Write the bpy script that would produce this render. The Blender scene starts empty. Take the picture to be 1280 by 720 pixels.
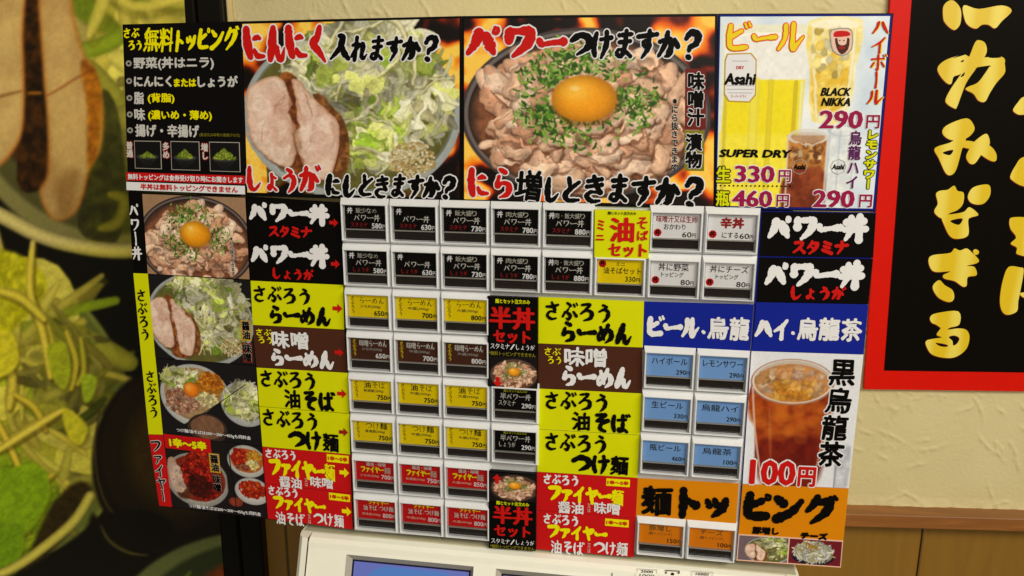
import bpy, math, random
import numpy as np
from mathutils import Matrix, Vector
from mathutils.geometry import tessellate_polygon

SC = bpy.context.scene
COL = SC.collection
R_ = np.random.RandomState
# ------------------------------------------------------------------ camera
S = 0.034                       # metres per button pitch
FPX = 1016.7                    # focal length in pixels of the 1280 px wide photograph
RM = np.array([[0.98726106, -0.00338377, 0.15907275], [0.04007415, 0.97283134, -0.22802028], [-0.15397939, 0.23149025, 0.96057411]])
TM = np.array([0.13612252, 1.57234213, 16.20536368])
CAMP = -RM.T @ TM               # camera in board coordinates (u right, v down, w away)
Z0 = 1.35


def world(p, n=None):
    return (p[0] * S, p[2] * S, Z0 - p[1] * S)


def dvec(d):
    return Vector((d[0], d[2], -d[1]))


cam = bpy.data.cameras.new('camera')
cam.sensor_width = 36
cam.lens = 36 * FPX / 1280
cam.clip_start = 0.01
cam.clip_end = 50
camo = bpy.data.objects.new('camera', cam)
COL.objects.link(camo)
mr = Matrix((dvec(RM[0]), -dvec(RM[1]), -dvec(RM[2]))).transposed()
camo.matrix_world = Matrix.Translation(world(CAMP)) @ mr.to_4x4()
SC.camera = camo
# ------------------------------------------------------------------ light
w_ = bpy.data.worlds.new('World')
SC.world = w_
w_.use_nodes = True
w_.node_tree.nodes['Background'].inputs[0].default_value = (1.0, 0.86, 0.66, 1)
w_.node_tree.nodes['Background'].inputs[1].default_value = 0.17
SC.view_settings.view_transform = 'Standard'
SC.view_settings.look = 'None'
SC.view_settings.exposure = 0
SC.view_settings.gamma = 1


def area(name, loc, target, sx, sy, power, colr):
    l = bpy.data.lights.new(name, 'AREA')
    l.shape = 'RECTANGLE'
    l.size, l.size_y = sx, sy
    l.energy = power
    l.color = colr
    o = bpy.data.objects.new(name, l)
    o.location = loc
    o.rotation_euler = (Vector(target) - Vector(loc)).to_track_quat('-Z', 'Y').to_euler()
    COL.objects.link(o)
    return o


area('ceiling_lamp', (1.15, -1.05, 2.3), (0.2, 0.0, 1.3), 1.1, 0.35, 28.5, (1.0, 0.93, 0.80))
area('room_lamp', (0.45, -2.2, 2.1), (0.1, 0.0, 1.3), 1.2, 0.5, 12.5, (1.0, 0.95, 0.84))


# ------------------------------------------------------------------ planes: photo pixel -> point on a plane
class Plane:
    def __init__(s, p0, n):
        s.p0 = np.array(p0, float)
        s.n = np.array(n, float) / np.linalg.norm(n)

    def at(s, x, y, off=0.0):
        """point of the plane (moved off units towards the viewer) seen at photo pixel x, y"""
        d = RM.T @ np.array([(x - 640) / FPX, (y - 360) / FPX, 1.0])
        t = ((s.p0 - CAMP) @ s.n) / (d @ s.n)
        return CAMP + d * t - s.n * off


MACH = Plane((0, 0, 0), (0, 0, 1))
_a = math.radians(-6.2)
WALL = Plane((8, 0, 7.0), (math.sin(_a), 0, math.cos(_a)))
MM = 0.001 / S


class Surf:
    """a four cornered panel on a plane; coordinates are photo pixels of the flat print"""

    def __init__(s, quad, plane=MACH, off=0.0, local=None):
        s.q = [np.array(c, float) for c in quad]          # TL TR BR BL in pixels
        s.c = [plane.at(c[0], c[1], off) for c in quad] if local is None else [np.array(c, float) for c in local]
        s.n = plane.n
        q = s.q
        s.w = (np.linalg.norm(q[1] - q[0]) + np.linalg.norm(q[2] - q[3])) / 2
        s.h = (np.linalg.norm(q[3] - q[0]) + np.linalg.norm(q[2] - q[1])) / 2

    def st(s, x, y):
        a, b, c, d = s.q
        u = v = 0.5
        for _ in range(6):
            p = a * (1 - u) * (1 - v) + b * u * (1 - v) + c * u * v + d * (1 - u) * v - np.array([x, y])
            du = (b - a) * (1 - v) + (c - d) * v
            dv = (d - a) * (1 - u) + (c - b) * u
            k = np.linalg.solve(np.array([du, dv]).T, -p)
            u += k[0]
            v += k[1]
        return u, v

    def pts(s, u, v, z):
        u = np.asarray(u, float)[:, None]
        v = np.asarray(v, float)[:, None]
        z = np.asarray(z, float)
        if z.ndim:
            z = z[:, None]
        a, b, c, d = s.c
        p = a * (1 - u) * (1 - v) + b * u * (1 - v) + c * u * v + d * (1 - u) * v - s.n * (z * MM)
        return np.stack([p[:, 0] * S, p[:, 2] * S, Z0 - p[:, 1] * S], 1)


def rect_surf(x0, y0, x1, y1, plane=MACH, off=0.0):
    return Surf([(x0, y0), (x1, y0), (x1, y1), (x0, y1)], plane, off)


# ------------------------------------------------------------------ materials
MATS = {}


def lin(c):
    c = np.asarray(c, float) / 255
    return np.where(c <= 0.04045, c / 12.92, ((c + 0.055) / 1.055) ** 2.4)


def mat(name, rgb, rough=0.4, metal=0.0, grain=0.04, gscale=90, spec=0.12, bump=0.0, bscale=400):
    if name in MATS:
        return MATS[name]
    m = bpy.data.materials.new(name)
    m.use_nodes = True
    nt = m.node_tree
    b = nt.nodes['Principled BSDF']
    c = lin(rgb)
    b.inputs['Roughness'].default_value = rough
    b.inputs['Metallic'].default_value = metal
    b.inputs['Specular IOR Level'].default_value = spec
    tc = nt.nodes.new('ShaderNodeTexCoord')
    no = nt.nodes.new('ShaderNodeTexNoise')
    no.inputs['Scale'].default_value = gscale
    no.inputs['Detail'].default_value = 4
    nt.links.new(tc.outputs['Object'], no.inputs['Vector'])
    mx = nt.nodes.new('ShaderNodeMix')
    mx.data_type = 'RGBA'
    mx.inputs['A'].default_value = (*np.clip(c * (1 - grain * 2), 0, 1), 1)
    mx.inputs['B'].default_value = (*np.clip(c * (1 + grain * 2), 0, 1), 1)
    nt.links.new(no.outputs['Fac'], mx.inputs['Factor'])
    nt.links.new(mx.outputs['Result'], b.inputs['Base Color'])
    if bump:
        n2 = nt.nodes.new('ShaderNodeTexNoise')
        n2.inputs['Scale'].default_value = bscale
        nt.links.new(tc.outputs['Object'], n2.inputs['Vector'])
        bp = nt.nodes.new('ShaderNodeBump')
        bp.inputs['Strength'].default_value = bump
        bp.inputs['Distance'].default_value = 0.001
        nt.links.new(n2.outputs['Fac'], bp.inputs['Height'])
        nt.links.new(bp.outputs['Normal'], b.inputs['Normal'])
    MATS[name] = m
    return m


INK = {'black': (11, 9, 8), 'white': (232, 232, 230), 'grey': (200, 198, 192), 'yellow': (236, 226, 0), 'red': (196, 22, 18), 'gold': (232, 206, 30), 'lime': (212, 216, 4),
       'brown': (74, 40, 26), 'darkred': (110, 34, 28), 'olive': (128, 120, 30), 'navy': (14, 26, 120), 'blue': (18, 34, 142), 'sky': (120, 164, 220), 'orange': (214, 130, 6),
       'purple': (150, 22, 70), 'orangeline': (232, 96, 20), 'softred': (150, 30, 28), 'palegrey': (150, 148, 142), 'panelred': (196, 20, 22), 'plum': (90, 30, 90), 'dimwhite': (176, 172, 160),
       'brass': (190, 150, 40), 'pinkline': (228, 190, 170), 'cardwhite': (226, 226, 228), 'cardyellow': (232, 206, 0), 'cardorange': (226, 130, 14), 'ink': (34, 28, 22), 'inkgrey': (96, 84, 40), 'maroon': (96, 22, 30)}


def ink(k):
    return mat('print_' + k, INK[k], 0.38, grain=0.02, spec=.06 if k in ('black', 'ink') else .12)


def vcol_mat():
    m = bpy.data.materials.new('printed_photo')
    m.use_nodes = True
    nt = m.node_tree
    b = nt.nodes['Principled BSDF']
    b.inputs['Roughness'].default_value = 0.38
    b.inputs['Specular IOR Level'].default_value = 0.22
    a = nt.nodes.new('ShaderNodeVertexColor')
    a.layer_name = 'Col'
    nt.links.new(a.outputs['Color'], b.inputs['Base Color'])
    return m


PHOTO = vcol_mat()
MATS['photo'] = PHOTO


# ------------------------------------------------------------------ objects
def link(name, verts, faces, mats, parent=None, fm=None, smooth=False, origin=None):
    me = bpy.data.meshes.new(name)
    verts = np.asarray(verts, float)
    if origin is None:
        origin = verts.mean(0) if parent is None else np.array(parent.location)
    origin = np.asarray(origin, float)
    me.from_pydata((verts - origin).tolist(), [], faces)
    for m in mats:
        me.materials.append(m)
    if fm is not None:
        me.polygons.foreach_set('material_index', fm)
    if smooth:
        me.polygons.foreach_set('use_smooth', [True] * len(me.polygons))
    me.update()
    o = bpy.data.objects.new(name, me)
    COL.objects.link(o)
    if parent is None:
        o.location = origin
    else:
        o.parent = parent
        base = np.zeros(3)
        p = parent
        while p is not None:
            base = base + np.array(p.location)
            p = p.parent
        # parents are never rotated: the child keeps its own origin
        o.location = (0, 0, 0)
        me.transform(Matrix.Translation(Vector((origin - base).tolist())))
    return o


def thing(name, label, cat, loc, group=None):
    o = bpy.data.objects.new(name, None)
    o.empty_display_size = 0.02
    o.location = loc
    COL.objects.link(o)
    o['label'] = label
    o['category'] = cat
    if group:
        o['group'] = group
    return o


class MB:
    """collects pieces with materials and links them as one object"""

    def __init__(s):
        s.v, s.f, s.m, s.mats = [], [], [], []
        s.n = 0

    def add(s, verts, faces, m):
        if m not in s.mats:
            s.mats.append(m)
        k = s.mats.index(m)
        s.v.append(np.asarray(verts, float))
        s.f += [[i + s.n for i in f] for f in faces]
        s.m += [k] * len(faces)
        s.n += len(verts)

    def build(s, name, parent=None, smooth=False):
        return link(name, np.concatenate(s.v), s.f, s.mats, parent, s.m, smooth)


TILT = [None, 0.0]


def W3(p):
    p = np.array(p, float)
    if TILT[0] is not None:
        p[:, 2] -= TILT[1] * np.clip(p[:, 1] - TILT[0], 0, 20) * (p[:, 2] < .5)
    return np.stack([p[:, 0] * S, p[:, 2] * S, Z0 - p[:, 1] * S], 1)


def slab(mb, surf, z0, z1, m, poly=None, bev=0.0):
    """panel from z0 (back) to z1 (front) in mm; poly = list of pixel corners, else the whole surf"""
    if poly is None:
        uv = [(0, 0), (1, 0), (1, 1), (0, 1)]
    else:
        uv = [surf.st(*p) for p in poly]
    u = [a for a, b in uv]
    v = [b for a, b in uv]
    n = len(uv)
    A = surf.pts(u, v, z0)
    cu, cv = sum(u) / n, sum(v) / n
    rings = [A]
    if bev:
        ru = [a + math.copysign(min(abs(a - cu), bev / surf.w), cu - a) for a in u]
        rv = [b + math.copysign(min(abs(b - cv), bev / surf.h), cv - b) for b in v]
        rings += [surf.pts(u, v, z1 - bev * 0.35), surf.pts(ru, rv, z1)]
    else:
        rings += [surf.pts(u, v, z1)]
    F = []
    for k in range(len(rings) - 1):
        for i in range(n):
            j = (i + 1) % n
            F.append([k * n + i, (k + 1) * n + i, (k + 1) * n + j, k * n + j])
    F.append([(len(rings) - 1) * n + i for i in range(n)][::-1])
    F.append(list(range(n)))
    mb.add(np.concatenate(rings), F, m)


def sheet(mb, surf, x0, y0, x1, y1, z, m):
    """flat printed rectangle, given by photo px of its middle line box"""
    cx, cy = (x0 + x1) / 2, (y0 + y1) / 2
    s, t = surf.st(cx, cy)
    a, b = (x1 - x0) / 2 / surf.w, (y1 - y0) / 2 / surf.h
    mb.add(surf.pts([s - a, s + a, s + a, s - a], [t - b, t - b, t + b, t + b], z), [[3, 2, 1, 0]], m)


def polyprint(mb, surf, loops, z, m, smooth=3, local=False):
    """filled outline with holes; loops in photo pixels"""
    L = []
    for lp in loops:
        p = np.array(lp, float)
        if smooth > 1:
            p = catmull(p, smooth, closed=True)
        L.append(p)
    tri = tessellate_polygon([[Vector((a, b, 0)) for a, b in lp] for lp in L])
    P = np.concatenate(L)
    mb_poly(mb, surf, P, [list(t) for t in tri], z, m)


def mb_poly(mb, surf, P, F, z, m):
    uv = np.array([surf.st(a, b) for a, b in P])
    mb.add(surf.pts(uv[:, 0], uv[:, 1], z), F, m)


def catmull(p, k, closed=False):
    n = len(p)
    out = []
    rng = range(n) if closed else range(n - 1)
    for i in rng:
        if closed:
            a, b, c, d = p[(i - 1) % n], p[i], p[(i + 1) % n], p[(i + 2) % n]
        else:
            a, b, c, d = p[max(i - 1, 0)], p[i], p[i + 1], p[min(i + 2, n - 1)]
        for j in range(k):
            t = j / k
            out.append(0.5 * (2 * b + (c - a) * t + (2 * a - 5 * b + 4 * c - d) * t * t + (3 * b - a - 3 * c + d) * t ** 3))
    if not closed:
        out.append(p[-1])
    return np.array(out)


# ------------------------------------------------------------------ lettering
TCACHE = {}


def glyphs(txt, off=0.0):
    k = (txt, off)
    if k not in TCACHE:
        cu = bpy.data.curves.new('lettering', 'FONT')
        cu.body = txt
        cu.resolution_u = 2
        cu.offset = off
        cu.align_x = 'CENTER'
        o = bpy.data.objects.new('lettering', cu)
        me = bpy.data.meshes.new_from_object(o)
        n = len(me.vertices)
        v = np.zeros(n * 3)
        me.vertices.foreach_get('co', v)
        v = v.reshape(n, 3)[:, :2].copy()
        f = [list(p.vertices) for p in me.polygons]
        bpy.data.objects.remove(o)
        bpy.data.curves.remove(cu)
        bpy.data.meshes.remove(me)
        if n:
            lo, hi = v.min(0), v.max(0)
            v = (v - lo) / np.maximum(hi - lo, 1e-6)
            v[:, 1] = 1 - v[:, 1]
        TCACHE[k] = (v, f)
    return TCACHE[k]


def nib(r, n=8, rx=None):
    rx = r if rx is None else rx
    return [(rx * math.cos(2 * math.pi * i / n + .4), r * math.sin(2 * math.pi * i / n + .4)) for i in range(n)]


def typeset(mb, surf, txt, cx, cy, w, h, k, z=0.5, bold=0.0, outline=None, ow=0.9, shear=0.0, serif=False, boldx=None, vertical=False, rot=0.0, wob=0.0):
    """one line fitted to a box of w x h photo pixels"""
    if vertical:
        body = '\n'.join(('丨' if c in 'ー－' else c) for c in txt)
    else:
        body = txt
    v, f = glyphs(body)
    if not len(v):
        return
    s, t = surf.st(cx, cy)
    bx = bold if boldx is None else boldx
    x = (v[:, 0] - .5) * max(w - 2 * bx, 1)
    y = (v[:, 1] - .5) * max(h - 2 * bold, 1)
    if wob:
        q = R_(len(txt) * 7 + int(cx)).rand(2) * 6
        x = x + wob * np.sin(y * .9 + x * .35 + q[0])
        y = y + wob * np.sin(x * .8 + y * .5 + q[1])
    x = x - shear * y
    if rot:
        x, y = x * math.cos(rot) - y * math.sin(rot), x * math.sin(rot) + y * math.cos(rot)

    def put(dx, dy, zz, kk):
        mb.add(surf.pts(s + (x + dx) / surf.w, t + (y + dy) / surf.h, zz), f, ink(kk))
    if outline:
        for i, (dx, dy) in enumerate(nib(bold + ow, 8, bx + ow)):
            put(dx, dy, z - .24 + i * .012, outline)
    if bold or bx:
        for i, (dx, dy) in enumerate(nib(bold, 4 if max(bold, bx) < .8 else 6, bx)):
            put(dx, dy, z + i * .012, k)
    put(0, 0, z + .09, k)


# brush strokes: every stroke is a list of x, y, width in a box of 100 (y down)
ST = {
    'に': [[(20, 8, 14), (17, 45, 17), (24, 84, 12), (34, 78, 3)], [(50, 34, 9), (66, 30, 12), (80, 33, 7)], [(46, 64, 7), (58, 80, 12), (88, 82, 8)]],
    'ん': [[(48, 4, 12), (36, 40, 16), (16, 90, 12), (36, 58, 8), (52, 56, 11), (56, 80, 12), (70, 90, 11), (92, 58, 4)]],
    'く': [[(66, 4, 10), (50, 30, 14), (26, 48, 15), (50, 70, 13), (74, 96, 5)]],
    'し': [[(28, 4, 9), (26, 50, 15), (36, 86, 13), (60, 88, 10), (86, 64, 4)]],
    'ょ': [[(54, 32, 8), (76, 40, 7)], [(52, 24, 9), (54, 60, 10), (40, 86, 10), (28, 78, 8), (44, 68, 7), (80, 90, 7)]],
    'う': [[(42, 8, 9), (64, 18, 11)], [(22, 44, 7), (52, 32, 10), (76, 46, 13), (68, 76, 12), (44, 98, 4)]],
    'が': [[(8, 38, 9), (44, 30, 12), (58, 44, 12), (54, 80, 12), (40, 88, 5)], [(36, 8, 9), (30, 50, 12), (10, 88, 7)], [(66, 34, 8), (84, 56, 10)], [(76, 8, 6), (84, 20, 7)], [(90, 4, 5), (97, 15, 6)]],
    'か': [[(8, 40, 9), (46, 32, 12), (62, 46, 13), (56, 82, 13), (40, 90, 5)], [(38, 8, 9), (32, 50, 12), (10, 90, 7)], [(72, 30, 8), (92, 56, 11)]],
    'パ': [[(34, 28, 16), (26, 58, 14), (8, 86, 8)], [(56, 34, 14), (70, 60, 17), (84, 84, 9)], [(80, 10, 6), (90, 14, 6), (88, 26, 6), (78, 24, 6), (79, 11, 5)]],
    'ハ': [[(36, 20, 14), (28, 52, 14), (6, 84, 8)], [(58, 24, 13), (72, 54, 16), (92, 84, 9)]],
    'ワ': [[(20, 20, 13), (20, 50, 15)], [(16, 22, 12), (50, 20, 11), (82, 22, 15), (74, 58, 15), (38, 92, 6)]],
    'ー': [[(6, 42, 13), (16, 54, 11), (50, 50, 9), (94, 46, 15)]],
    '丨': [[(46, 4, 12), (50, 50, 10), (48, 96, 12)]],
    'ら': [[(38, 6, 9), (62, 16, 12)], [(32, 28, 8), (24, 58, 12), (46, 48, 9), (74, 54, 13), (70, 80, 13), (36, 92, 5)]],
    'め': [[(26, 20, 8), (36, 50, 11), (46, 80, 7)], [(66, 8, 9), (48, 52, 11), (18, 82, 9), (12, 58, 8), (40, 34, 9), (78, 38, 12), (84, 70, 13), (54, 94, 5)]],
    'さ': [[(14, 30, 8), (52, 28, 11), (86, 18, 8)], [(46, 6, 8), (66, 46, 12)], [(70, 56, 6), (36, 52, 8), (20, 74, 10), (44, 90, 10), (74, 86, 6)]],
    'ざ': [],
    'ぶ': [[(36, 8, 8), (56, 20, 9), (48, 30, 5)], [(46, 34, 6), (36, 52, 9), (56, 70, 12), (44, 90, 10), (30, 82, 4)], [(22, 52, 8), (8, 76, 8)], [(72, 50, 8), (92, 74, 11)], [(74, 10, 6), (82, 24, 7)], [(90, 4, 5), (97, 16, 6)]],
    'ろ': [[(22, 14, 8), (70, 10, 10), (48, 34, 9), (16, 60, 7), (50, 42, 8), (80, 52, 13), (74, 80, 13), (34, 94, 5)]],
    'ス': [[(20, 18, 12), (72, 16, 12), (56, 52, 12), (8, 90, 7)], [(54, 54, 9), (90, 86, 13)]],
    'ズ': [[(14, 22, 12), (64, 20, 12), (50, 54, 12), (6, 90, 7)], [(50, 56, 9), (86, 88, 13)], [(74, 6, 6), (82, 18, 7)], [(88, 2, 5), (96, 14, 6)]],
    'タ': [[(40, 4, 9), (26, 34, 11), (6, 56, 6)], [(34, 22, 10), (80, 20, 13), (66, 58, 13), (24, 96, 6)], [(34, 44, 8), (64, 64, 9)]],
    'ミ': [[(28, 10, 11), (74, 26, 12)], [(24, 40, 11), (68, 54, 12)], [(16, 68, 12), (82, 92, 14)]],
    'ナ': [[(6, 38, 12), (50, 34, 11), (94, 30, 12)], [(52, 4, 11), (52, 50, 13), (24, 94, 6)]],
    'つ': [[(6, 38, 11), (44, 20, 14), (84, 30, 15), (88, 60, 14), (42, 86, 6)]],
    'け': [[(18, 10, 9), (12, 50, 12), (22, 88, 9), (30, 78, 3)], [(42, 34, 8), (90, 28, 10)], [(66, 6, 9), (72, 50, 12), (56, 96, 6)]],
    'ま': [[(22, 22, 9), (80, 18, 9)], [(26, 44, 9), (76, 40, 9)], [(52, 4, 9), (54, 50, 11), (46, 88, 10), (22, 86, 9), (26, 70, 7), (54, 72, 8), (86, 92, 9)]],
    'す': [[(6, 28, 9), (50, 24, 10), (94, 20, 9)], [(58, 4, 9), (60, 36, 10), (46, 58, 9), (34, 44, 7), (54, 38, 7), (64, 60, 11), (38, 98, 6)]],
    '?': [[(22, 28, 10), (40, 8, 13), (74, 16, 15), (70, 44, 13), (46, 56, 11), (42, 70, 8)], [(38, 88, 12), (46, 92, 12)]],
    'と': [[(32, 8, 9), (42, 44, 10)], [(84, 22, 8), (44, 48, 11), (22, 70, 12), (38, 90, 11), (88, 88, 7)]],
    'き': [[(18, 22, 9), (76, 14, 9)], [(16, 42, 9), (80, 34, 9)], [(42, 4, 8), (58, 36, 10), (76, 60, 11)], [(72, 62, 5), (36, 60, 8), (20, 76, 10), (44, 92, 10), (76, 90, 6)]],
    'れ': [[(26, 6, 9), (26, 96, 10)], [(8, 36, 8), (38, 30, 9), (8, 80, 7), (46, 38, 8), (68, 34, 11), (66, 76, 11), (78, 88, 9), (96, 72, 4)]],
    '入': [[(36, 8, 10), (54, 14, 13), (44, 54, 12), (6, 92, 6)], [(52, 34, 9), (70, 68, 14), (96, 90, 10)]],
    'ト': [[(34, 4, 13), (36, 50, 14), (34, 96, 12)], [(40, 38, 9), (82, 58, 15)]],
    'ッ': [[(16, 38, 9), (26, 58, 13)], [(42, 32, 9), (52, 52, 13)], [(84, 32, 12), (72, 66, 15), (40, 94, 6)]],
    'ピ': [[(26, 10, 13), (22, 50, 15), (30, 82, 14), (84, 82, 13)], [(66, 30, 11), (28, 50, 12)], [(80, 6, 5), (91, 9, 5), (91, 22, 5), (80, 20, 5), (80, 8, 4)]],
    'ビ': [[(24, 12, 13), (20, 50, 15), (28, 82, 14), (84, 80, 13)], [(66, 30, 11), (26, 50, 12)], [(76, 6, 6), (82, 18, 7)], [(90, 2, 5), (96, 14, 6)]],
    'ヒ': [[(24, 10, 11), (22, 78, 13), (34, 88, 12), (86, 84, 12)], [(80, 28, 10), (26, 48, 11)]],
    'ン': [[(10, 16, 12), (34, 34, 15)], [(90, 24, 9), (60, 64, 13), (14, 90, 16)]],
    'グ': [[(38, 8, 9), (26, 36, 12), (8, 58, 7)], [(32, 24, 10), (76, 22, 14), (66, 58, 14), (24, 96, 6)], [(78, 4, 6), (86, 14, 6)], [(90, 0, 5), (98, 10, 6)]],
    'ル': [[(30, 12, 12), (28, 54, 12), (6, 88, 7)], [(58, 8, 12), (58, 84, 14), (74, 72, 10), (96, 48, 5)]],
    'イ': [[(80, 6, 9), (52, 36, 13), (8, 60, 7)], [(54, 34, 10), (54, 96, 12)]],
    'ボ': [[(12, 32, 10), (84, 28, 10)], [(48, 4, 10), (50, 90, 11), (38, 84, 4)], [(28, 50, 9), (12, 78, 9)], [(70, 48, 9), (88, 74, 11)], [(76, 4, 6), (84, 16, 6)], [(90, 0, 5), (98, 12, 6)]],
    'フ': [[(10, 20, 13), (84, 18, 16), (72, 56, 15), (26, 94, 6)]],
    'ァ': [[(16, 38, 11), (82, 36, 12), (60, 58, 8)], [(50, 50, 9), (46, 76, 11), (28, 96, 6)]],
    'ヤ': [[(8, 40, 10), (86, 24, 14), (64, 54, 8)], [(32, 6, 10), (44, 50, 12), (56, 96, 11)]],
    'そ': [[(26, 12, 9), (74, 10, 10), (30, 42, 8), (88, 38, 10), (54, 56, 10), (48, 82, 11), (76, 94, 8)]],
    'ば': [[(18, 10, 9), (12, 50, 12), (20, 90, 9)], [(38, 32, 8), (80, 28, 9)], [(62, 6, 9), (62, 78, 11), (44, 90, 8), (40, 76, 7), (64, 76, 8), (88, 92, 8)], [(80, 4, 6), (87, 14, 6)], [(92, 0, 5), (99, 10, 6)]],
    'レ': [[(28, 8, 12), (28, 84, 14), (60, 68, 10), (92, 40, 5)]],
    'モ': [[(20, 18, 10), (80, 14, 10)], [(10, 46, 10), (92, 42, 10)], [(48, 16, 10), (48, 80, 12), (88, 86, 10)]],
    'サ': [[(6, 36, 10), (94, 32, 10)], [(30, 12, 10), (32, 60, 10)], [(68, 6, 10), (68, 52, 12), (36, 96, 6)]],
    'セ': [[(6, 44, 11), (84, 30, 14), (66, 56, 7)], [(34, 8, 12), (36, 80, 12), (84, 84, 12)]],
    'チ': [[(70, 6, 9), (24, 20, 7)], [(6, 46, 10), (94, 42, 10)], [(50, 16, 10), (50, 56, 12), (26, 96, 6)]],
    '・': [[(44, 48, 15), (58, 54, 15)]],
    '丼': [[(14, 28, 13), (86, 22, 13)], [(6, 56, 13), (94, 52, 13)], [(34, 8, 12), (34, 56, 13), (14, 94, 7)], [(68, 4, 13), (68, 96, 15)], [(50, 36, 6), (54, 44, 7)]],
}


def stroke_mesh(st, wt, x0, y0, sx, sy, rs):
    """ribbons of one glyph in pixel offsets; widths scale with the glyph"""
    out = []
    g = (sx + sy) / 200
    for pl in st:
        p = np.array(pl, float)
        p[:, 0] += rs.uniform(-1.5, 1.5)
        p[:, 1] += rs.uniform(-1.5, 1.5)
        c = catmull(p, 6)
        x = x0 + c[:, 0] / 100 * sx
        y = y0 + c[:, 1] / 100 * sy
        w = np.maximum(c[:, 2], 1) * g * wt * (1.18 if wt > 1.3 else 1.08) * (1 + rs.uniform(-.15, .15, len(c)))
        out.append((x, y, w))
    return out


def ribbons(mb, surf, s, t, strokes, extra, z, m):
    for k, (x, y, w) in enumerate(strokes):
        w = w / 2 + extra
        dx = np.gradient(x)
        dy = np.gradient(y)
        l = np.hypot(dx, dy) + 1e-9
        nx, ny = -dy / l, dx / l
        X, Y, F = [], [], []
        n = len(x)
        # ribbon of quads
        X += list(x + nx * w) + list(x - nx * w)
        Y += list(y + ny * w) + list(y - ny * w)
        for i in range(n - 1):
            F.append([i, i + 1, n + i + 1, n + i])
        zz = [z + k * .012 + i * .0016 for i in range(n)] * 2
        # round ends
        for e, sgn in ((0, -1), (n - 1, 1)):
            b = len(X)
            a0 = math.atan2(ny[e], nx[e])
            for q in range(7):
                a = a0 - sgn * math.pi * q / 6
                rr = w[e] * (1 if q in (0, 6) else .92)
                X.append(x[e] + rr * math.cos(a))
                Y.append(y[e] + rr * math.sin(a))
                zz.append(z + k * .012 + (-.004 if e == 0 else n * .0016 + .002))
            F.append([b + q for q in range(7)])
        # filled joints at sharp turns
        for i in range(1, n - 1):
            if dx[i - 1] * dx[i + 1] + dy[i - 1] * dy[i + 1] < 0.55 * l[i - 1] * l[i + 1]:
                b = len(X)
                for q in range(8):
                    X.append(x[i] + w[i] * math.cos(q * math.pi / 4))
                    Y.append(y[i] + w[i] * math.sin(q * math.pi / 4))
                    zz.append(z + k * .012 + n * .0016 + .004 + i * .0016)
                F.append([b + q for q in range(8)])
        mb.add(surf.pts(s + np.array(X) / surf.w, t + np.array(Y) / surf.h, np.array(zz)), F, m)


def brush(mb, surf, txt, cx, cy, w, h, k, wt=1.0, outline=None, ow=1.2, z=0.5, vertical=False, shear=0.0, jit=0.0, sizes=None):
    n = len(txt)
    rs = R_(int(cx * 3 + cy) % 9973)
    s, t = surf.st(cx, cy)
    sz = sizes or [1.0] * n
    tot = sum(sz)
    pos = -.5
    for i, c in enumerate(txt):
        f = sz[i] / tot
        if vertical:
            gw, gh = w, h * f * .96
            x0, y0 = -w / 2, h * pos
        else:
            gw, gh = w * f * .96, h * (sz[i] / max(sz)) ** .5
            x0, y0 = w * pos, h / 2 - gh
        pos += f
        if jit:
            y0 += rs.uniform(-jit, jit)
        if c in ' ':
            continue
        cc = '丨' if (vertical and c == 'ー') else c
        if cc in ST:
            sm = stroke_mesh(ST[cc], wt, x0, y0, gw, gh, rs)
            if shear:
                sm = [(x - shear * y, y, ww) for x, y, ww in sm]
            if outline:
                ribbons(mb, surf, s, t, sm, ow, z - .26, ink(outline))
            ribbons(mb, surf, s, t, sm, 0, z, ink(k))
        else:
            b = min(0.024 * wt, .040) * min(gw, gh)
            ss, tt = x0 + gw / 2, y0 + gh / 2
            v, f2 = glyphs(cc)
            q = rs.rand(4) * 6
            x = (v[:, 0] - .5) * (gw - 2 * b)
            y = (v[:, 1] - .5) * (gh - 2 * b)
            a = .02 * gh
            x, y = x + a * np.sin(y / gh * 9 + q[0]) + a * .7 * np.sin(x / gw * 14 + q[1]), y + a * np.sin(x / gw * 9 + q[2]) + a * .7 * np.sin(y / gh * 15 + q[3])
            x = x - shear * (y + tt)

            def put(dx, dy, zz, kk):
                mb.add(surf.pts(s + (ss + x + dx) / surf.w, t + (tt + y + dy) / surf.h, zz), f2, ink(kk))
            if outline:
                for j, (dx, dy) in enumerate(nib(b + ow, 8)):
                    put(dx, dy, z - .26 + j * .012, outline)
            for j, (dx, dy) in enumerate(nib(b, 6)):
                put(dx, dy, z + j * .012, k)
            put(0, 0, z + .09, k)


def arrow(mb, surf, cx, cy, sz, k, d='right', z=0.4):
    P = np.array([(-1, -.4), (0, -.4), (0, -1), (1, 0), (0, 1), (0, .4), (-1, .4)], float) * sz / 2
    if d == 'down':
        P = np.stack([-P[:, 1], P[:, 0]], 1)
    if d == 'up':
        P = np.stack([P[:, 1], -P[:, 0]], 1)
    s, t = surf.st(cx, cy)
    mb.add(surf.pts(s + P[:, 0] / surf.w, t + P[:, 1] / surf.h, z), [[6, 5, 1, 0], [4, 3, 2]], ink(k))


def ring(mb, surf, cx, cy, r0, r1, k, z=.3, n=16):
    s, t = surf.st(cx, cy)
    X, Y, F = [], [], []
    for r in (r0, r1):
        for i in range(n):
            X.append(r * math.cos(2 * math.pi * i / n))
            Y.append(r * math.sin(2 * math.pi * i / n))
    for i in range(n):
        j = (i + 1) % n
        F.append([i, j, n + j, n + i])
    mb.add(surf.pts(s + np.array(X) / surf.w, t + np.array(Y) / surf.h, z), F, ink(k))


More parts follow.
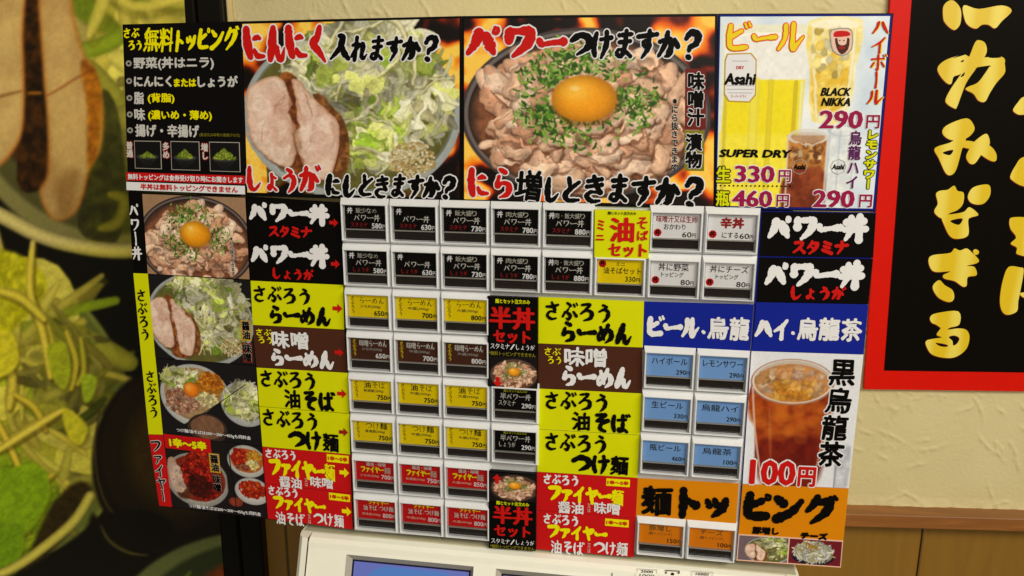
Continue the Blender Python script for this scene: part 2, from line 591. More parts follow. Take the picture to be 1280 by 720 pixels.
# ------------------------------------------------------------------ painter for the printed food photographs
def vnoise(h, w, cell, rs):
    gh, gw = int(h / cell) + 3, int(w / cell) + 3
    g = rs.rand(gh, gw)
    y = np.arange(h) / cell
    x = np.arange(w) / cell
    yi, xi = y.astype(int), x.astype(int)
    fy, fx = y - yi, x - xi
    fy, fx = (fy * fy * (3 - 2 * fy))[:, None], (fx * fx * (3 - 2 * fx))[None]
    a = g[np.ix_(yi, xi)] * (1 - fx) + g[np.ix_(yi, xi + 1)] * fx
    b = g[np.ix_(yi + 1, xi)] * (1 - fx) + g[np.ix_(yi + 1, xi + 1)] * fx
    return a * (1 - fy) + b * fy


def fbm(h, w, cell, rs, o=4):
    r = np.zeros((h, w))
    a, tot = 1.0, 0
    for _ in range(o):
        r += a * vnoise(h, w, max(cell, 1.01), rs)
        tot += a
        a *= .55
        cell /= 2
    return r / tot


class Cv:
    def __init__(s, x0, y0, x1, y1, q=1.1, bg=(0, 0, 0), seed=1):
        s.x0, s.y0, s.q = x0, y0, q
        s.W, s.H = int(round((x1 - x0) * q)), int(round((y1 - y0) * q))
        s.a = np.ones((s.H, s.W, 3)) * np.array(bg, float)
        s.rs = R_(seed)
        s.ox, s.oy, s.sx, s.sy = 0, 0, 1, 1

    def frame(s, ox, oy, sx, sy=None):
        s.ox, s.oy, s.sx, s.sy = ox, oy, sx, sy or sx

    def P(s, p):
        p = np.atleast_2d(np.array(p, float))
        return np.stack([((p[:, 0] * s.sx + s.ox) - s.x0) * s.q, ((p[:, 1] * s.sy + s.oy) - s.y0) * s.q], 1)

    def k(s):
        return (s.sx + s.sy) / 2 * s.q

    def box(s, p, r):
        x0, y0 = np.floor(p.min(0) - r - 1).astype(int)
        x1, y1 = np.ceil(p.max(0) + r + 2).astype(int)
        x0, y0, x1, y1 = max(x0, 0), max(y0, 0), min(x1, s.W), min(y1, s.H)
        if x1 <= x0 or y1 <= y0:
            return None
        Y, X = np.mgrid[y0:y1, x0:x1]
        return x0, y0, x1, y1, X + .5, Y + .5

    def comp(s, b, m, c):
        x0, y0, x1, y1 = b[:4]
        v = s.a[y0:y1, x0:x1]
        m = np.clip(m, 0, 1)[..., None]
        c = np.asarray(c, float)
        v += (c - v) * m

    def strip(s, pts, w, col, edge=.35, alpha=1.0, taper=.5, curve=True):
        p = s.P(pts)
        if curve and len(p) > 2:
            p = catmull(p, 4)
        w = w * s.k() / 2
        b = s.box(p, w)
        if b is None:
            return
        X, Y = b[4], b[5]
        best = np.full(X.shape, 1e9)
        n = len(p) - 1
        for i in range(n):
            a, c = p[i], p[i + 1]
            d = c - a
            t = np.clip(((X - a[0]) * d[0] + (Y - a[1]) * d[1]) / (d @ d + 1e-9), 0, 1)
            ww = w * (1 - taper * abs((i + t) / n * 2 - 1) ** 2.5)
            best = np.minimum(best, np.hypot(X - a[0] - d[0] * t, Y - a[1] - d[1] * t) / np.maximum(ww, .3))
        m = np.clip((1 - best) * max(w, .8) + .25, 0, 1) * alpha
        sh = (1 - edge * best ** 2)[..., None]
        s.comp(b, m, np.array(col, float) * np.clip(sh, 0, 1.2))

    def ell(s, cx, cy, rx, ry, col, ang=0, soft=1.2, edge=0.0, alpha=1, tex=0, ring=None, hl=None):
        c = s.P([(cx, cy)])[0]
        rx, ry = rx * s.sx * s.q, ry * s.sy * s.q
        b = s.box(np.array([c]), max(rx, ry) + soft)
        if b is None:
            return
        X, Y = b[4] - c[0], b[5] - c[1]
        ca, sa = math.cos(ang), math.sin(ang)
        u, v = (X * ca + Y * sa) / rx, (-X * sa + Y * ca) / ry
        r = np.hypot(u, v)
        rr = min(rx, ry)
        m = np.clip((1 - r) * rr / soft + .5, 0, 1) * alpha
        if ring:
            m = np.clip((r - ring) * rr / soft + .5, 0, 1) * m
        C = np.ones(X.shape + (3,)) * np.array(col, float)
        C *= (1 - edge * np.clip(r, 0, 1) ** 3)[..., None]
        if tex:
            C *= (1 + tex * (fbm(*X.shape, 6 * s.q, s.rs) - .5))[..., None]
        if hl:
            h = np.exp(-(((u - hl[0]) / hl[2]) ** 2 + ((v - hl[1]) / hl[2]) ** 2))[..., None]
            C = C + (np.array(hl[3], float) - C) * h * hl[4]
        s.comp(b, m, C)

    def poly(s, pts, col, soft=1.3, tex=.25, cell=10, edge=0.0, edgecol=None, ew=5, smooth=4, alpha=1, col2=None, streak=None):
        p = s.P(pts)
        if smooth > 1:
            p = catmull(p, smooth, closed=True)
        b = s.box(p, 2)
        if b is None:
            return
        X, Y = b[4], b[5]
        ins = np.zeros(X.shape, bool)
        dist = np.full(X.shape, 1e9)
        n = len(p)
        for i in range(n):
            a, c = p[i], p[(i + 1) % n]
            if a[1] != c[1]:
                cr = ((a[1] > Y) != (c[1] > Y)) & (X < (c[0] - a[0]) * (Y - a[1]) / (c[1] - a[1]) + a[0])
                ins ^= cr
            d = c - a
            t = np.clip(((X - a[0]) * d[0] + (Y - a[1]) * d[1]) / (d @ d + 1e-9), 0, 1)
            dist = np.minimum(dist, np.hypot(X - a[0] - d[0] * t, Y - a[1] - d[1] * t))
        sd = np.where(ins, dist, -dist)
        m = np.clip(sd / soft + .5, 0, 1) * alpha
        h, w = X.shape
        C = np.ones((h, w, 3)) * np.array(col, float)
        if col2 is not None:
            f = np.clip((fbm(h, w, cell * s.k(), s.rs) - .35) * 3, 0, 1)[..., None]
            C = C * (1 - f) + np.array(col2, float) * f
        if tex:
            C *= (1 + tex * (fbm(h, w, max(cell * s.k() * .5, 2), s.rs) - .5) * 2)[..., None]
        if streak:
            ang, amt, per = streak
            q = (X * math.cos(ang) + Y * math.sin(ang)) / (per * s.k()) + 3 * fbm(h, w, 14 * s.k(), s.rs)
            C *= (1 + amt * np.sin(q * 6.28))[..., None]
        if edge:
            e = np.clip(1 - sd / (ew * s.k()), 0, 1)[..., None] * edge
            C = C * (1 - e) + np.array(edgecol if edgecol is not None else (60, 30, 15), float) * e
        s.comp(b, m, C)

    def warp(s, amp, cell, ell=None, seed=3):
        rs = R_(seed)
        cell *= s.k()
        amp *= s.k()
        H, W = s.H, s.W
        dx = (fbm(H, W, cell, rs, 3) - .5) * 4 * amp
        dy = (fbm(H, W, cell, rs, 3) - .5) * 4 * amp
        Y, X = np.mgrid[0:H, 0:W].astype(float)
        if ell:
            c = s.P([(ell[0], ell[1])])[0]
            r = np.hypot((X - c[0]) / (ell[2] * s.sx * s.q), (Y - c[1]) / (ell[3] * s.sy * s.q))
            m = np.clip((1 - r) * 6, 0, 1)
            dx *= m
            dy *= m
        X = np.clip(X + dx, 0, W - 1.001)
        Y = np.clip(Y + dy, 0, H - 1.001)
        xi, yi = X.astype(int), Y.astype(int)
        fx, fy = (X - xi)[..., None], (Y - yi)[..., None]
        a = s.a
        x1, y1 = np.minimum(xi + 1, W - 1), np.minimum(yi + 1, H - 1)
        s.a = (a[yi, xi] * (1 - fx) + a[yi, x1] * fx) * (1 - fy) + (a[y1, xi] * (1 - fx) + a[y1, x1] * fx) * fy

    def relief(s, amt, cell, ell=None, seed=5):
        """fine tonal variation of the printed food, as wet folds show it"""
        rs = R_(seed)
        cell *= s.k()
        n = fbm(s.H, s.W, cell, rs, 4)
        r = 1 - np.abs(n - .5) * 8
        g = np.clip(r, -.6, 1)
        m = 1.0
        if ell:
            c = s.P([(ell[0], ell[1])])[0]
            Y, X = np.mgrid[0:s.H, 0:s.W].astype(float)
            m = np.clip((1 - np.hypot((X - c[0]) / (ell[2] * s.sx * s.q), (Y - c[1]) / (ell[3] * s.sy * s.q))) * 6, 0, 1)
        s.a *= (1 + amt * g * m)[..., None]

    def grain(s, amt=.06, cell=2.0):
        n = fbm(s.H, s.W, cell * s.q, s.rs, 2)
        s.a *= (1 + amt * 2 * (n - .5))[..., None]

    def blur(s, r):
        k = np.exp(-(np.arange(-int(3 * r) - 1, int(3 * r) + 2) / r) ** 2 / 2)
        k /= k.sum()
        h = len(k) // 2
        for ax in (0, 1):
            pad = [(0, 0)] * 3
            pad[ax] = (h, h)
            P = np.pad(s.a, pad, mode='edge')
            out = 0
            for i, kk in enumerate(k):
                sl = [slice(None)] * 3
                sl[ax] = slice(i, i + s.a.shape[ax])
                out = out + kk * P[tuple(sl)]
            s.a = out


def print_photo(cv, surf, parent, name='food_photo', z=0.15, label=None, gain=1.0, cut=None):
    """the painted picture as a fine printed sheet lying on its panel (a colour per vertex)"""
    H, W = cv.a.shape[:2]
    u, v = np.meshgrid((np.arange(W + 1)) / W, (np.arange(H + 1)) / H)
    keep = np.ones((H, W), bool)
    if cut:
        lim = (cut(cv.y0 + v * H / cv.q) - cv.x0) * cv.q / W
        keep = (u < lim)[:-1, :-1]
        u = np.minimum(u, lim)
    keep = keep.ravel()
    P = surf.pts(u.ravel(), v.ravel(), z)
    a = np.pad(cv.a, ((0, 1), (0, 1), (0, 0)), mode='edge')
    colr = lin(np.clip(a * gain, 0, 255)).reshape(-1, 3)
    colr = np.concatenate([colr, np.ones((len(colr), 1))], 1).astype(np.float32)
    nv, nf = len(P), int(keep.sum())
    me = bpy.data.meshes.new(name)
    i = (np.arange(H)[:, None] * (W + 1) + np.arange(W)[None]).ravel()
    F = np.stack([i + W + 1, i + W + 2, i + 1, i], 1)[keep].astype(np.int32)
    base = np.zeros(3)
    p = parent
    while p is not None:
        base = base + np.array(p.location)
        p = p.parent
    me.vertices.add(nv)
    me.vertices.foreach_set('co', (P - base).ravel())
    me.loops.add(nf * 4)
    me.loops.foreach_set('vertex_index', F.ravel())
    me.polygons.add(nf)
    me.polygons.foreach_set('loop_start', np.arange(nf, dtype=np.int32) * 4)
    me.polygons.foreach_set('loop_total', np.full(nf, 4, np.int32))
    me.update(calc_edges=True)
    at = me.color_attributes.new('Col', 'FLOAT_COLOR', 'POINT')
    at.data.foreach_set('color', colr.ravel())
    me.materials.append(PHOTO)
    o = bpy.data.objects.new(name, me)
    COL.objects.link(o)
    o.parent = parent
    if label:
        o['label'] = label
    return o


def flames(cv, seed=3, dark=.5):
    rs = R_(seed)
    n = fbm(cv.H, cv.W, 90 * cv.q, rs, 3)
    n2 = fbm(cv.H, cv.W, 40 * cv.q, rs, 3)
    x = np.linspace(0, cv.W / cv.q / 60, cv.W)[None]
    f = np.clip((np.sin((n * 2.2 + n2 * .8 + x * .25) * 6.5) * .5 + .5) * 1.2 - .12, 0, 1)
    st = np.array([(16, 6, 4), (90, 22, 6), (214, 84, 12), (240, 140, 26), (250, 206, 84)], float)
    q = f * 4
    i = np.clip(q.astype(int), 0, 3)
    t = (q - i)[..., None]
    cv.a[:] = st[i] * (1 - t) + st[i + 1] * t


def cabbage(cv, fn, n, seed, L=(14, 34), Wd=(3, 8), bright=1.0, hue=0, sprouts=.5):
    """shredded cabbage and bean sprouts where fn(x, y) is true (local coordinates inside the unit the frame sets)"""
    rs = R_(seed)
    cols = [(236, 236, 186), (212, 222, 124), (178, 202, 78), (240, 238, 208), (224, 216, 160), (222, 228, 142), (232, 228, 190), (150, 184, 62)]
    leaf = [(196, 216, 92), (226, 230, 142), (158, 196, 58), (238, 238, 188), (216, 222, 126), (242, 240, 212)]
    x0, y0, x1, y1 = fn(None)
    clump = R_(seed + 77).uniform(0, 6.28, 4)

    def tone(x, y):
        u, v = (x - x0) / (x1 - x0), (y - y0) / (y1 - y0)
        return .86 + .16 * math.sin(u * 7 + clump[0] + 2 * math.sin(v * 5 + clump[1])) + .1 * math.sin(v * 11 + clump[2] + u * 4)

    def flow(x, y):
        u, v = (x - x0) / (x1 - x0), (y - y0) / (y1 - y0)
        return 1.2 + 1.5 * math.sin(u * 5 + clump[1]) + 1.2 * math.sin(v * 6 + clump[3] + u * 3)

    def green(x, y):
        u, v = (x - x0) / (x1 - x0), (y - y0) / (y1 - y0)
        return math.sin(u * 9 + clump[2] + 1.5 * math.sin(v * 7)) * .7 + math.sin(v * 8 + clump[0]) * .5
    for i in range(n):
        x, y = rs.uniform(x0, x1), rs.uniform(y0, y1)
        if not fn((x, y)):
            continue
        t = i / n
        a = flow(x, y) + rs.normal(0, .55)
        l = rs.uniform(*L) * .5
        gg = green(x, y) + rs.normal(0, .35)
        k = (0.58 + .46 * t ** .7) * bright * tone(x, y)
        if i % 5 < 2:
            r = l * rs.uniform(.5, 1.0)
            m = rs.randint(5, 8)
            pp = [(x + r * rs.uniform(.5, 1.15) * math.cos(a + q * 6.28 / m), y + r * .75 * rs.uniform(.5, 1.15) * math.sin(a + q * 6.28 / m)) for q in range(m)]
            g = np.array(([leaf[0], leaf[2], leaf[1]] if gg > .35 else [leaf[3], leaf[5], leaf[4]])[rs.randint(3)], float) * min(k * 1.04, 1.08)
            cv.poly([(px + 1.5, py + 3) for px, py in pp], (92, 96, 36), tex=0, soft=3, alpha=.4, smooth=2)
            cv.poly(pp, g, tex=.10, cell=8, edge=.35, edgecol=g * 1.18, ew=Wd[0] * .35, streak=(a, .05, L[0] * .4), smooth=3, alpha=.92)
        else:
            c = np.array(([cols[1], cols[2], cols[5], cols[7]] if gg > .55 else [cols[0], cols[3], cols[4], cols[6], cols[5]])[rs.randint(4)], float) * k * rs.uniform(.88, 1.08)
            b = rs.uniform(-.35, .35) * l
            px = [(x - l * math.cos(a), y - l * math.sin(a)), (x - b * math.sin(a), y + b * math.cos(a)), (x + l * math.cos(a), y + l * math.sin(a))]
            cv.strip(px, rs.uniform(*Wd), c, edge=.28, taper=rs.uniform(.2, .8), alpha=.9)
    for i in range(int(n / 16 * sprouts)):
        x, y = rs.uniform(x0, x1), rs.uniform(y0, y1)
        if not fn((x, y)):
            continue
        a = flow(x, y) + rs.normal(0, .9)
        l = rs.uniform(*L) * .7
        b = rs.uniform(-.4, .4) * l
        px = [(x - l * math.cos(a), y - l * math.sin(a)), (x - b * math.sin(a), y + b * math.cos(a)), (x + l * math.cos(a), y + l * math.sin(a))]
        w = rs.uniform(Wd[0] * .6, Wd[0] * 1.2)
        cv.strip([(p[0] + w * .25, p[1] + w * .5) for p in px], w * 1.3, np.array((120, 118, 56)) * bright, edge=.2, alpha=.4)
        cv.strip(px, w, np.array((232, 226, 182)) * bright * rs.uniform(.85, 1.05), edge=.3, alpha=.85)


def in_ell(cx, cy, rx, ry, extra=None):
    def fn(p):
        if p is None:
            return cx - rx, cy - ry, cx + rx, cy + ry
        return ((p[0] - cx) / rx) ** 2 + ((p[1] - cy) / ry) ** 2 < 1 and (extra is None or extra(p))
    return fn


SL1 = [(20, 300), (60, 265), (110, 245), (150, 250), (180, 290), (185, 380), (195, 470), (205, 540), (190, 585), (160, 600), (110, 580), (60, 530), (25, 470), (15, 390)]
SL2 = [(195, 258), (222, 258), (250, 300), (300, 350), (350, 390), (375, 440), (372, 520), (352, 600), (330, 645), (280, 645), (240, 620), (235, 560), (225, 470), (212, 380), (200, 300)]


def pork(cv, pts, seed, br=1.0, hole=None):
    p = np.array(pts, float)
    c = p.mean(0)
    rs = R_(seed)
    sc = np.ptp(p, 0).mean() / 200
    cv.poly(p + (5, 7), np.array((96, 52, 30)) * br, tex=.2, cell=16, soft=5)
    cv.poly(p, np.array((228, 200, 180)) * br, col2=np.array((208, 170, 148)) * br, tex=.05, cell=70, edge=.6, edgecol=np.array((176, 118, 80)) * br, ew=8 * sc)
    for k in range(9):                       # muscle bundles divided by fine fat lines
        i = rs.randint(len(p))
        m = c + (p[i] - c) * rs.uniform(.15, .62)
        r = rs.uniform(22, 46) * sc
        q = [(m[0] + r * rs.uniform(.6, 1.1) * math.cos(t), m[1] + r * 1.5 * rs.uniform(.6, 1.1) * math.sin(t)) for t in np.linspace(0, 5.4, 7)]
        g = np.array([(220, 184, 164), (206, 164, 142), (232, 206, 188), (214, 176, 158)][rs.randint(4)], float) * br
        cv.poly(q, g, tex=.04, cell=30, soft=7 * cv.k(), alpha=.6, edge=.3, edgecol=np.array((238, 216, 196)) * br, ew=4 * sc)
    for k in range(3):
        i = rs.randint(len(p))
        m = c + (p[i] - c) * .8
        e = c + (p[i] - c) * .25 + rs.uniform(-18, 18, 2) * sc
        cv.strip([m, (m + e) / 2 + rs.uniform(-9, 9, 2) * sc, e], 4 * sc, np.array((150, 98, 74)) * br, edge=.1, alpha=.55, taper=.9)
    for k in range(5):
        i = rs.randint(len(p))
        m = c + (p[i] - c) * rs.uniform(.3, .7)
        cv.ell(m[0], m[1], rs.uniform(10, 20) * sc, rs.uniform(14, 30) * sc, np.array((246, 228, 212)) * br, soft=9 * cv.k(), alpha=.4)


def ramen(cv, seed=5, br=1.0, rim=(206, 214, 212), n=1500, garlic=True):
    """pork and cabbage bowl; local box 840 x 720 as the big header photo"""
    cv.ell(415, 395, 415, 330, np.array(rim) * br, edge=.25, tex=.05)
    cv.ell(415, 390, 392, 306, np.array((120, 128, 118)) * br, edge=.1)
    cv.ell(415, 390, 384, 298, np.array((96, 92, 44)) * br, tex=.3)
    f = in_ell(470, 330, 330, 275, lambda p: p[0] > 215 + (p[1] - 250) * .25 or p[1] < 235)
    cabbage(cv, f, int(n * .62), seed, L=(54, 120), Wd=(11, 30), bright=br, sprouts=.9)
    f2 = in_ell(500, 160, 220, 130)
    cabbage(cv, f2, n // 5, seed + 3, L=(70, 130), Wd=(18, 38), bright=br * 1.02)
    cv.warp(9, 40, (440, 340, 372, 300), seed)
    cv.relief(.10, 34, (440, 340, 372, 300), seed)
    rs = R_(seed + 9)
    if garlic:
        for k in range(n // 5):
            a, r = rs.uniform(0, 6.28), rs.uniform(0, 1) ** .6
            x, y = 650 + 85 * r * math.cos(a), 565 + 70 * r * math.sin(a)
            c = np.array([(226, 208, 158), (206, 180, 120), (240, 228, 190), (180, 150, 90)][rs.randint(4)]) * br
            cv.ell(x, y, rs.uniform(4, 9), rs.uniform(4, 8), c, edge=.3, soft=1)
    cv.poly([(150, 245), (215, 250), (250, 420), (262, 560), (300, 660), (180, 640), (185, 420)], np.array((96, 46, 20)) * br, col2=np.array((150, 86, 36)) * br, tex=.35, cell=20)
    cv.poly([(280, 310), (370, 380), (410, 470), (405, 600), (360, 640), (330, 500)], np.array((150, 96, 48)) * br, col2=np.array((96, 56, 26)) * br, tex=.3, cell=20)
    pork(cv, SL2, seed + 1, br)
    pork(cv, SL1, seed + 2, br)
    cv.warp(4.5, 34, (190, 440, 200, 220), seed + 4)
    cv.relief(.05, 26, (190, 440, 200, 220), seed + 6)


def eggbowl(cv, seed=5, n=420, cx=455, cy=385, dark=(58, 54, 56), green=1.0, bowl=True):
    """sliced pork with scallions and a yolk; local box 922 x 720"""
    if bowl:
        cv.ell(cx, cy, 452, 312, dark, edge=-.1, tex=.05)
        cv.ell(cx, cy - 2, 440, 300, (104, 100, 100), edge=0, ring=.965)
        cv.ell(cx, cy, 426, 288, (40, 32, 28), tex=.2)
    rs = R_(seed)
    n2 = int(n * .50)
    pts = []
    for i in range(n2):
        a = rs.uniform(0, 6.28)
        r = rs.uniform(0.0, 1) ** .55
        pts.append((cx + 380 * r * math.cos(a), cy + 8 + 256 * r * math.sin(a), r))
    pts.sort(key=lambda p: -p[2] + rs.uniform(-.35, .35))
    pal = [(238, 208, 182), (228, 192, 164), (216, 174, 144), (242, 218, 196), (230, 196, 166), (204, 158, 128)]
    cv.ell(cx, cy + 8, 405, 275, (120, 78, 54), soft=12, tex=.4)
    for j, (x, y, r) in enumerate(pts):
        c = np.array(pal[rs.randint(len(pal))], float) * rs.uniform(.88, 1.04)
        a = rs.uniform(0, 6.28)
        L = rs.uniform(34, 66)
        w = rs.uniform(40, 74)
        bend = rs.uniform(-.9, .9) * L
        ca, sa = math.cos(a), math.sin(a) * .75
        nx, ny = -sa, ca * .75
        line = [(x - L * ca, y - L * sa), (x - L * .35 * ca + bend * .5 * nx, y - L * .35 * sa + bend * .5 * ny), (x + L * .3 * ca + bend * .55 * nx, y + L * .3 * sa + bend * .55 * ny), (x + L * ca, y + L * sa)]
        sh = lambda dx, dy: [(px + dx, py + dy) for px, py in line]
        if j % 7 == 3:                       # a slice rolled into a ring
            R = rs.uniform(30, 46)
            k0 = rs.uniform(3.6, 5.2)
            arc = lambda q, dy: [(x + R * q * math.cos(a + t * k0), y + dy + R * .74 * q * math.sin(a + t * k0)) for t in np.linspace(0, 1, 6)]
            cv.ell(x + 3, y + 6, R * 1.25, R * .98, (96, 56, 36), soft=5, alpha=.6)
            cv.ell(x, y, R, R * .72, c * .62, soft=3, hl=(0, .5, .6, c * .95, .8))
            cv.strip(arc(1, 0), 17, c, edge=.22, taper=.5)
            cv.strip(arc(1.06, -3), 5, c * 1.14, edge=0, alpha=.7, taper=.8)
            cv.strip(arc(.84, 3), 4, c * .72, edge=0, alpha=.6, taper=.8)
            continue
        cv.strip(sh(4, 9), w * 1.06, (92, 52, 32), edge=.15, alpha=.55, taper=.35)
        cv.strip(line, w, c * .96, edge=.30, taper=.35)
        m = (line[1][0] + line[2][0]) / 2, (line[1][1] + line[2][1]) / 2
        k = rs.randint(6, 9)
        R = w * .62
        pp = [(m[0] + R * rs.uniform(.6, 1.3) * math.cos(q * 6.28 / k) * 1.15, m[1] + R * .8 * rs.uniform(.6, 1.3) * math.sin(q * 6.28 / k)) for q in range(k)]
        cv.poly(pp, c * 1.0, col2=c * .86, tex=.04, cell=34, edge=.4, edgecol=c * 1.1, ew=6, smooth=3, alpha=.85, streak=(a + 1.5, .07, 20))
        cv.strip(sh(-.16 * w * nx, -.2 * w), w * .42, c * 1.08, edge=-.05, alpha=.55, taper=.6)
        if rs.rand() < .55:                  # crease and browned rim
            cv.strip(sh(.1 * w, .16 * w), w * .10, c * .66, edge=0, alpha=.6, taper=.9)
        if rs.rand() < .4:
            cv.strip(sh(-.05 * w, -.42 * w), w * .13, (250, 234, 216), edge=0, alpha=.65, taper=.9)
        if rs.rand() < .3:
            cv.ell(line[3][0], line[3][1], w * .34, w * .26, (176, 118, 84), soft=3, alpha=.5)
    cv.warp(11, 44, (cx, cy, 430, 292), seed)
    cv.a *= np.array([1.05, 1.0, .97])
    cv.relief(.10, 56, (cx, cy, 430, 292), seed + 1)
    for i in range(n2 // 2):
        a, r = rs.uniform(0, 6.28), rs.uniform(.45, 1)
        cv.ell(cx + 370 * r * math.cos(a), cy + 250 * r * math.sin(a), 2.2, 1.8, (70, 46, 30), alpha=.7, soft=1)
    for i in range(int(n * 2.3 * green)):
        a = rs.uniform(0, 6.28)
        if rs.rand() > .55 + .45 * math.sin(a * 3 + 1.0 + .8 * math.sin(a * 2)):
            continue
        r = .9 + .95 * rs.rand() ** 1.3 + (.5 * rs.rand() if rs.rand() < .14 else 0)
        x, y = 455 + 128 * r * math.cos(a) * 1.12, 320 + 92 * r * math.sin(a) * (1.12)
        a2 = rs.uniform(0, 6.28)
        l = rs.uniform(6, 15)
        c = np.array([(62, 110, 28), (96, 150, 36), (40, 80, 22), (140, 182, 70), (52, 96, 24), (170, 196, 110)][rs.randint(6)], float)
        cv.strip([(x - l * math.cos(a2), y - l * math.sin(a2)), (x + 3, y + 3), (x + l * math.cos(a2), y + l * math.sin(a2))], rs.uniform(6, 12), c, edge=.4)
    cv.ell(462, 338, 124, 92, (120, 60, 10), alpha=.5, soft=6)
    cv.ell(458, 326, 118, 84, (246, 158, 18), edge=.28, soft=2.0, hl=(-.25, -.35, .5, (255, 206, 84), .7))
    cv.ell(425, 288, 16, 8, (255, 240, 190), soft=3, alpha=.5)


def specks(cv, n, cx, cy, rx, ry, cols, r, rs, shade=.35, flat=.8):
    for i in range(n):
        a, q = rs.uniform(0, 6.28), rs.uniform(0, 1) ** .5
        c = np.array(cols[rs.randint(len(cols))], float) * rs.uniform(.75, 1.1)
        rr = rs.uniform(r * .5, r)
        cv.ell(cx + rx * q * math.cos(a), cy + ry * q * math.sin(a), rr, rr * flat, c, ang=rs.uniform(0, 3), edge=shade, soft=1)


def noodles(cv, n, cx, cy, rx, ry, cols, w, rs, L=20):
    for i in range(n):
        a, q = rs.uniform(0, 6.28), rs.uniform(0, 1) ** .6
        x, y = cx + rx * q * math.cos(a), cy + ry * q * math.sin(a)
        b = rs.uniform(0, 3.14)
        l = rs.uniform(.4, 1) * L
        k = rs.uniform(-.6, .6) * l
        c = np.array(cols[rs.randint(len(cols))], float) * rs.uniform(.7, 1.08)
        cv.strip([(x - l * math.cos(b), y - l * math.sin(b)), (x - k * math.sin(b), y + k * math.cos(b)), (x + l * math.cos(b), y + l * math.sin(b))], rs.uniform(.7, 1.2) * w, c, edge=.5)


# ================================================================== the setting
def wav(x, y):
    """photo pixel -> wall coordinates (along, down)"""
    p = WALL.at(x, y)
    ax = np.array([math.cos(_a), 0, -math.sin(_a)])
    return (p - WALL.p0) @ ax, p[1]


def wpt(a, v, off=0.0):
    ax = np.array([math.cos(_a), 0, -math.sin(_a)])
    return WALL.p0 + ax * a + np.array([0, v, 0]) - WALL.n * off


def wbox(mb, a0, v0, a1, v1, o0, o1, m, bev=0.0):
    R = [[(a0, v0), (a1, v0), (a1, v1), (a0, v1)]] * 2
    rings = [(R[0], o0), (R[1], o1 - bev)]
    if bev:
        rings.append(([(a0 + bev, v0 + bev), (a1 - bev, v0 + bev), (a1 - bev, v1 - bev), (a0 + bev, v1 - bev)], o1))
    V = np.concatenate([[wpt(a, v, o) for a, v in r] for r, o in rings])
    F = []
    for k in range(len(rings) - 1):
        for i in range(4):
            j = (i + 1) % 4
            F.append([k * 4 + i, (k + 1) * 4 + i, (k + 1) * 4 + j, k * 4 + j])
    e = (len(rings) - 1) * 4
    F.append([e + 3, e + 2, e + 1, e])
    F.append([0, 1, 2, 3])
    mb.add(W3(V), F, m)


def struct(o):
    o['kind'] = 'structure'
    return o


def plaster():
    m = bpy.data.materials.new('trowelled_plaster')
    m.use_nodes = True
    nt = m.node_tree
    b = nt.nodes['Principled BSDF']
    b.inputs['Roughness'].default_value = 0.75
    tc = nt.nodes.new('ShaderNodeTexCoord')
    n1 = nt.nodes.new('ShaderNodeTexNoise')
    n1.inputs['Scale'].default_value = 7
    n1.inputs['Detail'].default_value = 6
    nt.links.new(tc.outputs['Object'], n1.inputs['Vector'])
    cr = nt.nodes.new('ShaderNodeValToRGB')
    cr.color_ramp.elements[0].position = .3
    cr.color_ramp.elements[0].color = (*lin((194, 180, 130)), 1)
    cr.color_ramp.elements[1].position = .7
    cr.color_ramp.elements[1].color = (*lin((206, 193, 146)), 1)
    nt.links.new(n1.outputs['Fac'], cr.inputs['Fac'])
    nt.links.new(cr.outputs['Color'], b.inputs['Base Color'])
    n3 = nt.nodes.new('ShaderNodeTexNoise')
    n3.inputs['Scale'].default_value = 300
    n3.inputs['Detail'].default_value = 5
    nt.links.new(tc.outputs['Object'], n3.inputs['Vector'])
    bp = nt.nodes.new('ShaderNodeBump')
    bp.inputs['Strength'].default_value = .4
    bp.inputs['Distance'].default_value = .0012
    nt.links.new(n3.outputs['Fac'], bp.inputs['Height'])
    nt.links.new(bp.outputs['Normal'], b.inputs['Normal'])
    return m


def wood(name, c1, c2, rough=.45, vert=False):
    m = bpy.data.materials.new(name)
    m.use_nodes = True
    nt = m.node_tree
    b = nt.nodes['Principled BSDF']
    b.inputs['Roughness'].default_value = rough
    tc = nt.nodes.new('ShaderNodeTexCoord')
    mp = nt.nodes.new('ShaderNodeMapping')
    mp.inputs['Scale'].default_value = (40, 40, 3) if vert else (3, 40, 60)
    nt.links.new(tc.outputs['Object'], mp.inputs['Vector'])
    n1 = nt.nodes.new('ShaderNodeTexNoise')
    n1.inputs['Scale'].default_value = 2.5
    n1.inputs['Detail'].default_value = 6
    n1.inputs['Distortion'].default_value = .6
    nt.links.new(mp.outputs['Vector'], n1.inputs['Vector'])
    cr = nt.nodes.new('ShaderNodeValToRGB')
    cr.color_ramp.elements[0].position = .35
    cr.color_ramp.elements[0].color = (*lin(c1), 1)
    cr.color_ramp.elements[1].position = .68
    cr.color_ramp.elements[1].color = (*lin(c2), 1)
    nt.links.new(n1.outputs['Fac'], cr.inputs['Fac'])
    nt.links.new(cr.outputs['Color'], b.inputs['Base Color'])
    return m


aL, _ = wav(290, 60)
aR = wav(1279, 300)[0] + 9
vT = wav(700, 0)[1] - 9
vRail = wav(1180, 634)[1]
vBot = vRail + 16
